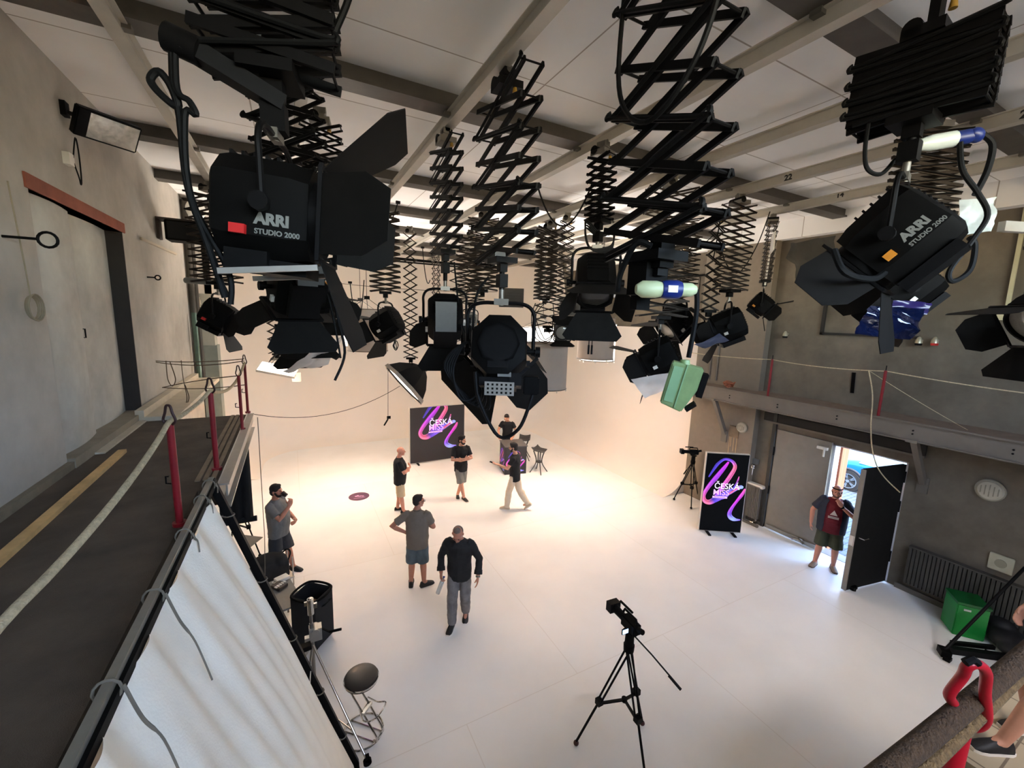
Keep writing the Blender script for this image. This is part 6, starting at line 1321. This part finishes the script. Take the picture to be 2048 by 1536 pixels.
# 8 man in the doorway
fc = cdir(-.60, -.80)
NAVY = mat('shirt_navy', (40, 44, 58), .85, var=.12); MAR = mat('tshirt_maroon', (112, 24, 34), .9, var=.1)
t, q = person('man in open navy shirt and maroon t-shirt with hand at mouth, in the doorway', onZ(1649, 1134), fc, 1.84, fat=.06, head=(.05, -.1), legs={('k', 1): (.13, .02, .5), ('a', 1): (.17, .03, .085), ('k', -1): (-.12, .02, .5), ('a', -1): (-.13, -.02, .085)}, arms={('e', -1): (-.34, .12, 1.20), ('w', -1): (-.09, .26, 1.44), ('hd', -1): (.5, -.25, .8), ('hn', -1): (.4, -.9, .1), ('hc', -1): .9, ('e', 1): (.33, .0, 1.16), ('w', 1): (.33, .06, .9)}, shirt=MAR, sleeve=.5, trouser=mat('shorts_olive', (74, 76, 56), .9, var=.12), tl=.98, shoe=SH_TAN, hairk=None, skin=mat('skin_pink', (206, 142, 118), .5, var=.06), shoeyaw=(.25, -.35), beard=mat('stubble', (120, 88, 74), .8))
K = q['K']; pel, N, ch, wa, bf = q['pel'], q['N'], q['chest'], q['waist'], q['bf']
b = MB(K); n = 22; rows = []; f = .06; g = .045
for (c, rx, ry) in [(pel + V(0, 0, -.16), .16 + g + f * .6, .115 + g + f * .6), (pel, .165 + g + f * .6, .115 + g + f * .6), (wa + bf, .148 + g + f, .105 + g + f * 1.1), (ch + bf * .6, .168 + g + f * .6, .12 + g + f * .7), (N + V(0, 0, -.1), .18 + g, .11 + g), (N + V(0, 0, -.02), .10 + g, .08 + g)]:
    rows.append([c + V(rx * math.cos(a), ry * math.sin(a), 0) for a in [math.radians(90 + 32 + 296 * i / n) for i in range(n + 1)]])
vs = [v for r in rows for v in r]; fs = [(i * (n + 1) + j, i * (n + 1) + j + 1, (i + 1) * (n + 1) + j + 1, (i + 1) * (n + 1) + j) for i in range(len(rows) - 1) for j in range(n)]
b.add(vs, fs, True)
for s in (-1, 1):
    a, m = q['sho'][s], q['elb'][s]; e = a.lerp(m, .75); b.tube([a + (N - a) * .3, a, a.lerp(e, .5), e], [.08, .085, .084, .088], 14, False); b.ell(a, (.086,) * 3)
o = b.build('open_shirt', NAVY, t, fix=False); baked(o, [('SOLIDIFY', dict(thickness=.006)), ('SUBSURF', dict(levels=1))]); wrinkle(o)
b = MB(K)
for z in (.20, .225): b.box(pel + bf + V(0, .192, z), (.17, .012, .014))
b.prism([pel + bf + V(-.06, .190, .26), pel + bf + V(.06, .190, .26), pel + bf + V(.0, .182, .36)], (0, .006, 0)); b.build('shirt_print', mat('print_white', (224, 206, 200), .8), t)
Hc, HR = q['Hc'], q['HR']; b = MB(K); b.tube([Hc + HR @ V(.08 * math.cos(a), .02 + .075 * math.sin(a), .085) for a in [i * PI / 10 for i in range(11)]], .011, 8); b.build('sunglasses', BLACK, t)
b = MB(K); w = q['wri'][-1]; e = q['elb'][-1]; d = (w - e).normalized(); b.tube([w - d * .035, w - d * .005], .038, 14); b.build('wrist_watch', BLACK, t)
# ================================================================== NEAR RIGHT CORNER: railing post, ropes, the person on the landing
p = atD(1925, 1440, 1.2); q = atD(1880, 1560, 1.12)
t = thing('railing_post', 'bright red railing post with a big loop clipped round the brown rope', 'post', (p.x, p.y, ZG), yaw_of(cdir(.2, 1)), 'red gallery railing posts')
base = Vector((p.x, p.y, p.z)); zt = base.z - ZG
b = MB(); b.cyl((0, 0, 0), (0, 0, zt + .0), .024, n=18); b.build('pole', mat('red_enamel_bright', (170, 16, 34), .35, var=.1), t)
lp = [atD(x, y, d_) for x, y, d_ in [(1945, 1455, 1.2), (1972, 1440, 1.17), (1970, 1385, 1.13), (1972, 1345, 1.1), (1955, 1328, 1.08), (1935, 1332, 1.08), (1925, 1352, 1.1), (1900, 1385, 1.12), (1902, 1400, 1.14), (1922, 1425, 1.18)]]
b = MB(); b.tube(catmull(lp, 6, True), .0125, 12, closed=True); b.build('rope_loop', mat('red_enamel_bright', (170, 16, 34), .35, var=.1), t, world=True)
b = MB(); b.tube([atD(1930, 1325, 1.07), atD(1945, 1318, 1.07), atD(1955, 1326, 1.07)], .01, 8); b.build('loop_tip', BLACKM, t, world=True)
a_ = atD(1700, 1600, .98); c_ = atD(2120, 1250, 1.35)
b = MB(); b.tube(sag(a_, c_, .01, 30), .026, 14); tag(b.build('rope', ROPEB), 'thick brown rope passing through the bright red loop', 'rope')
a_ = atD(1785, 1600, 1.0); c_ = atD(2120, 1268, 1.38)
b = MB(); b.tube(sag(a_, c_, .01, 30), .016, 12); tag(b.build('rope', mat('tan_rope_fibre', (112, 88, 54), .95, var=.4, vscale=60, bump=.8, bscale=150)), 'thinner tan rope running beside the thick brown one', 'rope')
# person on the stair landing: legs at the edge of the picture
ft = atD(1990, 1478, 3.03); zf = 2.1; ft = onZ(1985, 1487, 2.1)
P0 = Vector((ft.x, ft.y, 2.1))
fc = cdir(-1, .1)
t, q = person('person in rust brown shorts and black sneakers on the tiled landing by the ropes', P0 + RIGHT * .42 + FWD * .0, fc, 1.72, lean=(0, -.02), legs={('k', -1): (-.10, .26, .50), ('a', -1): (-.10, .44, .085), ('k', 1): (.10, .16, .5), ('a', 1): (.10, .05, .085)}, arms={('e', 1): (.25, -.04, 1.14), ('w', 1): (.24, .10, .94), ('e', -1): (-.25, -.04, 1.14), ('w', -1): (-.24, .10, .94)}, shirt=mat('shirt_olive_print', (150, 124, 76), .9, var=.5, vscale=30), sleeve=.6, trouser=mat('shorts_rust', (112, 40, 38), .9, var=.3, vscale=20), tl=.92, shoe=SH_WS, hairk='short', skin=SKIN)
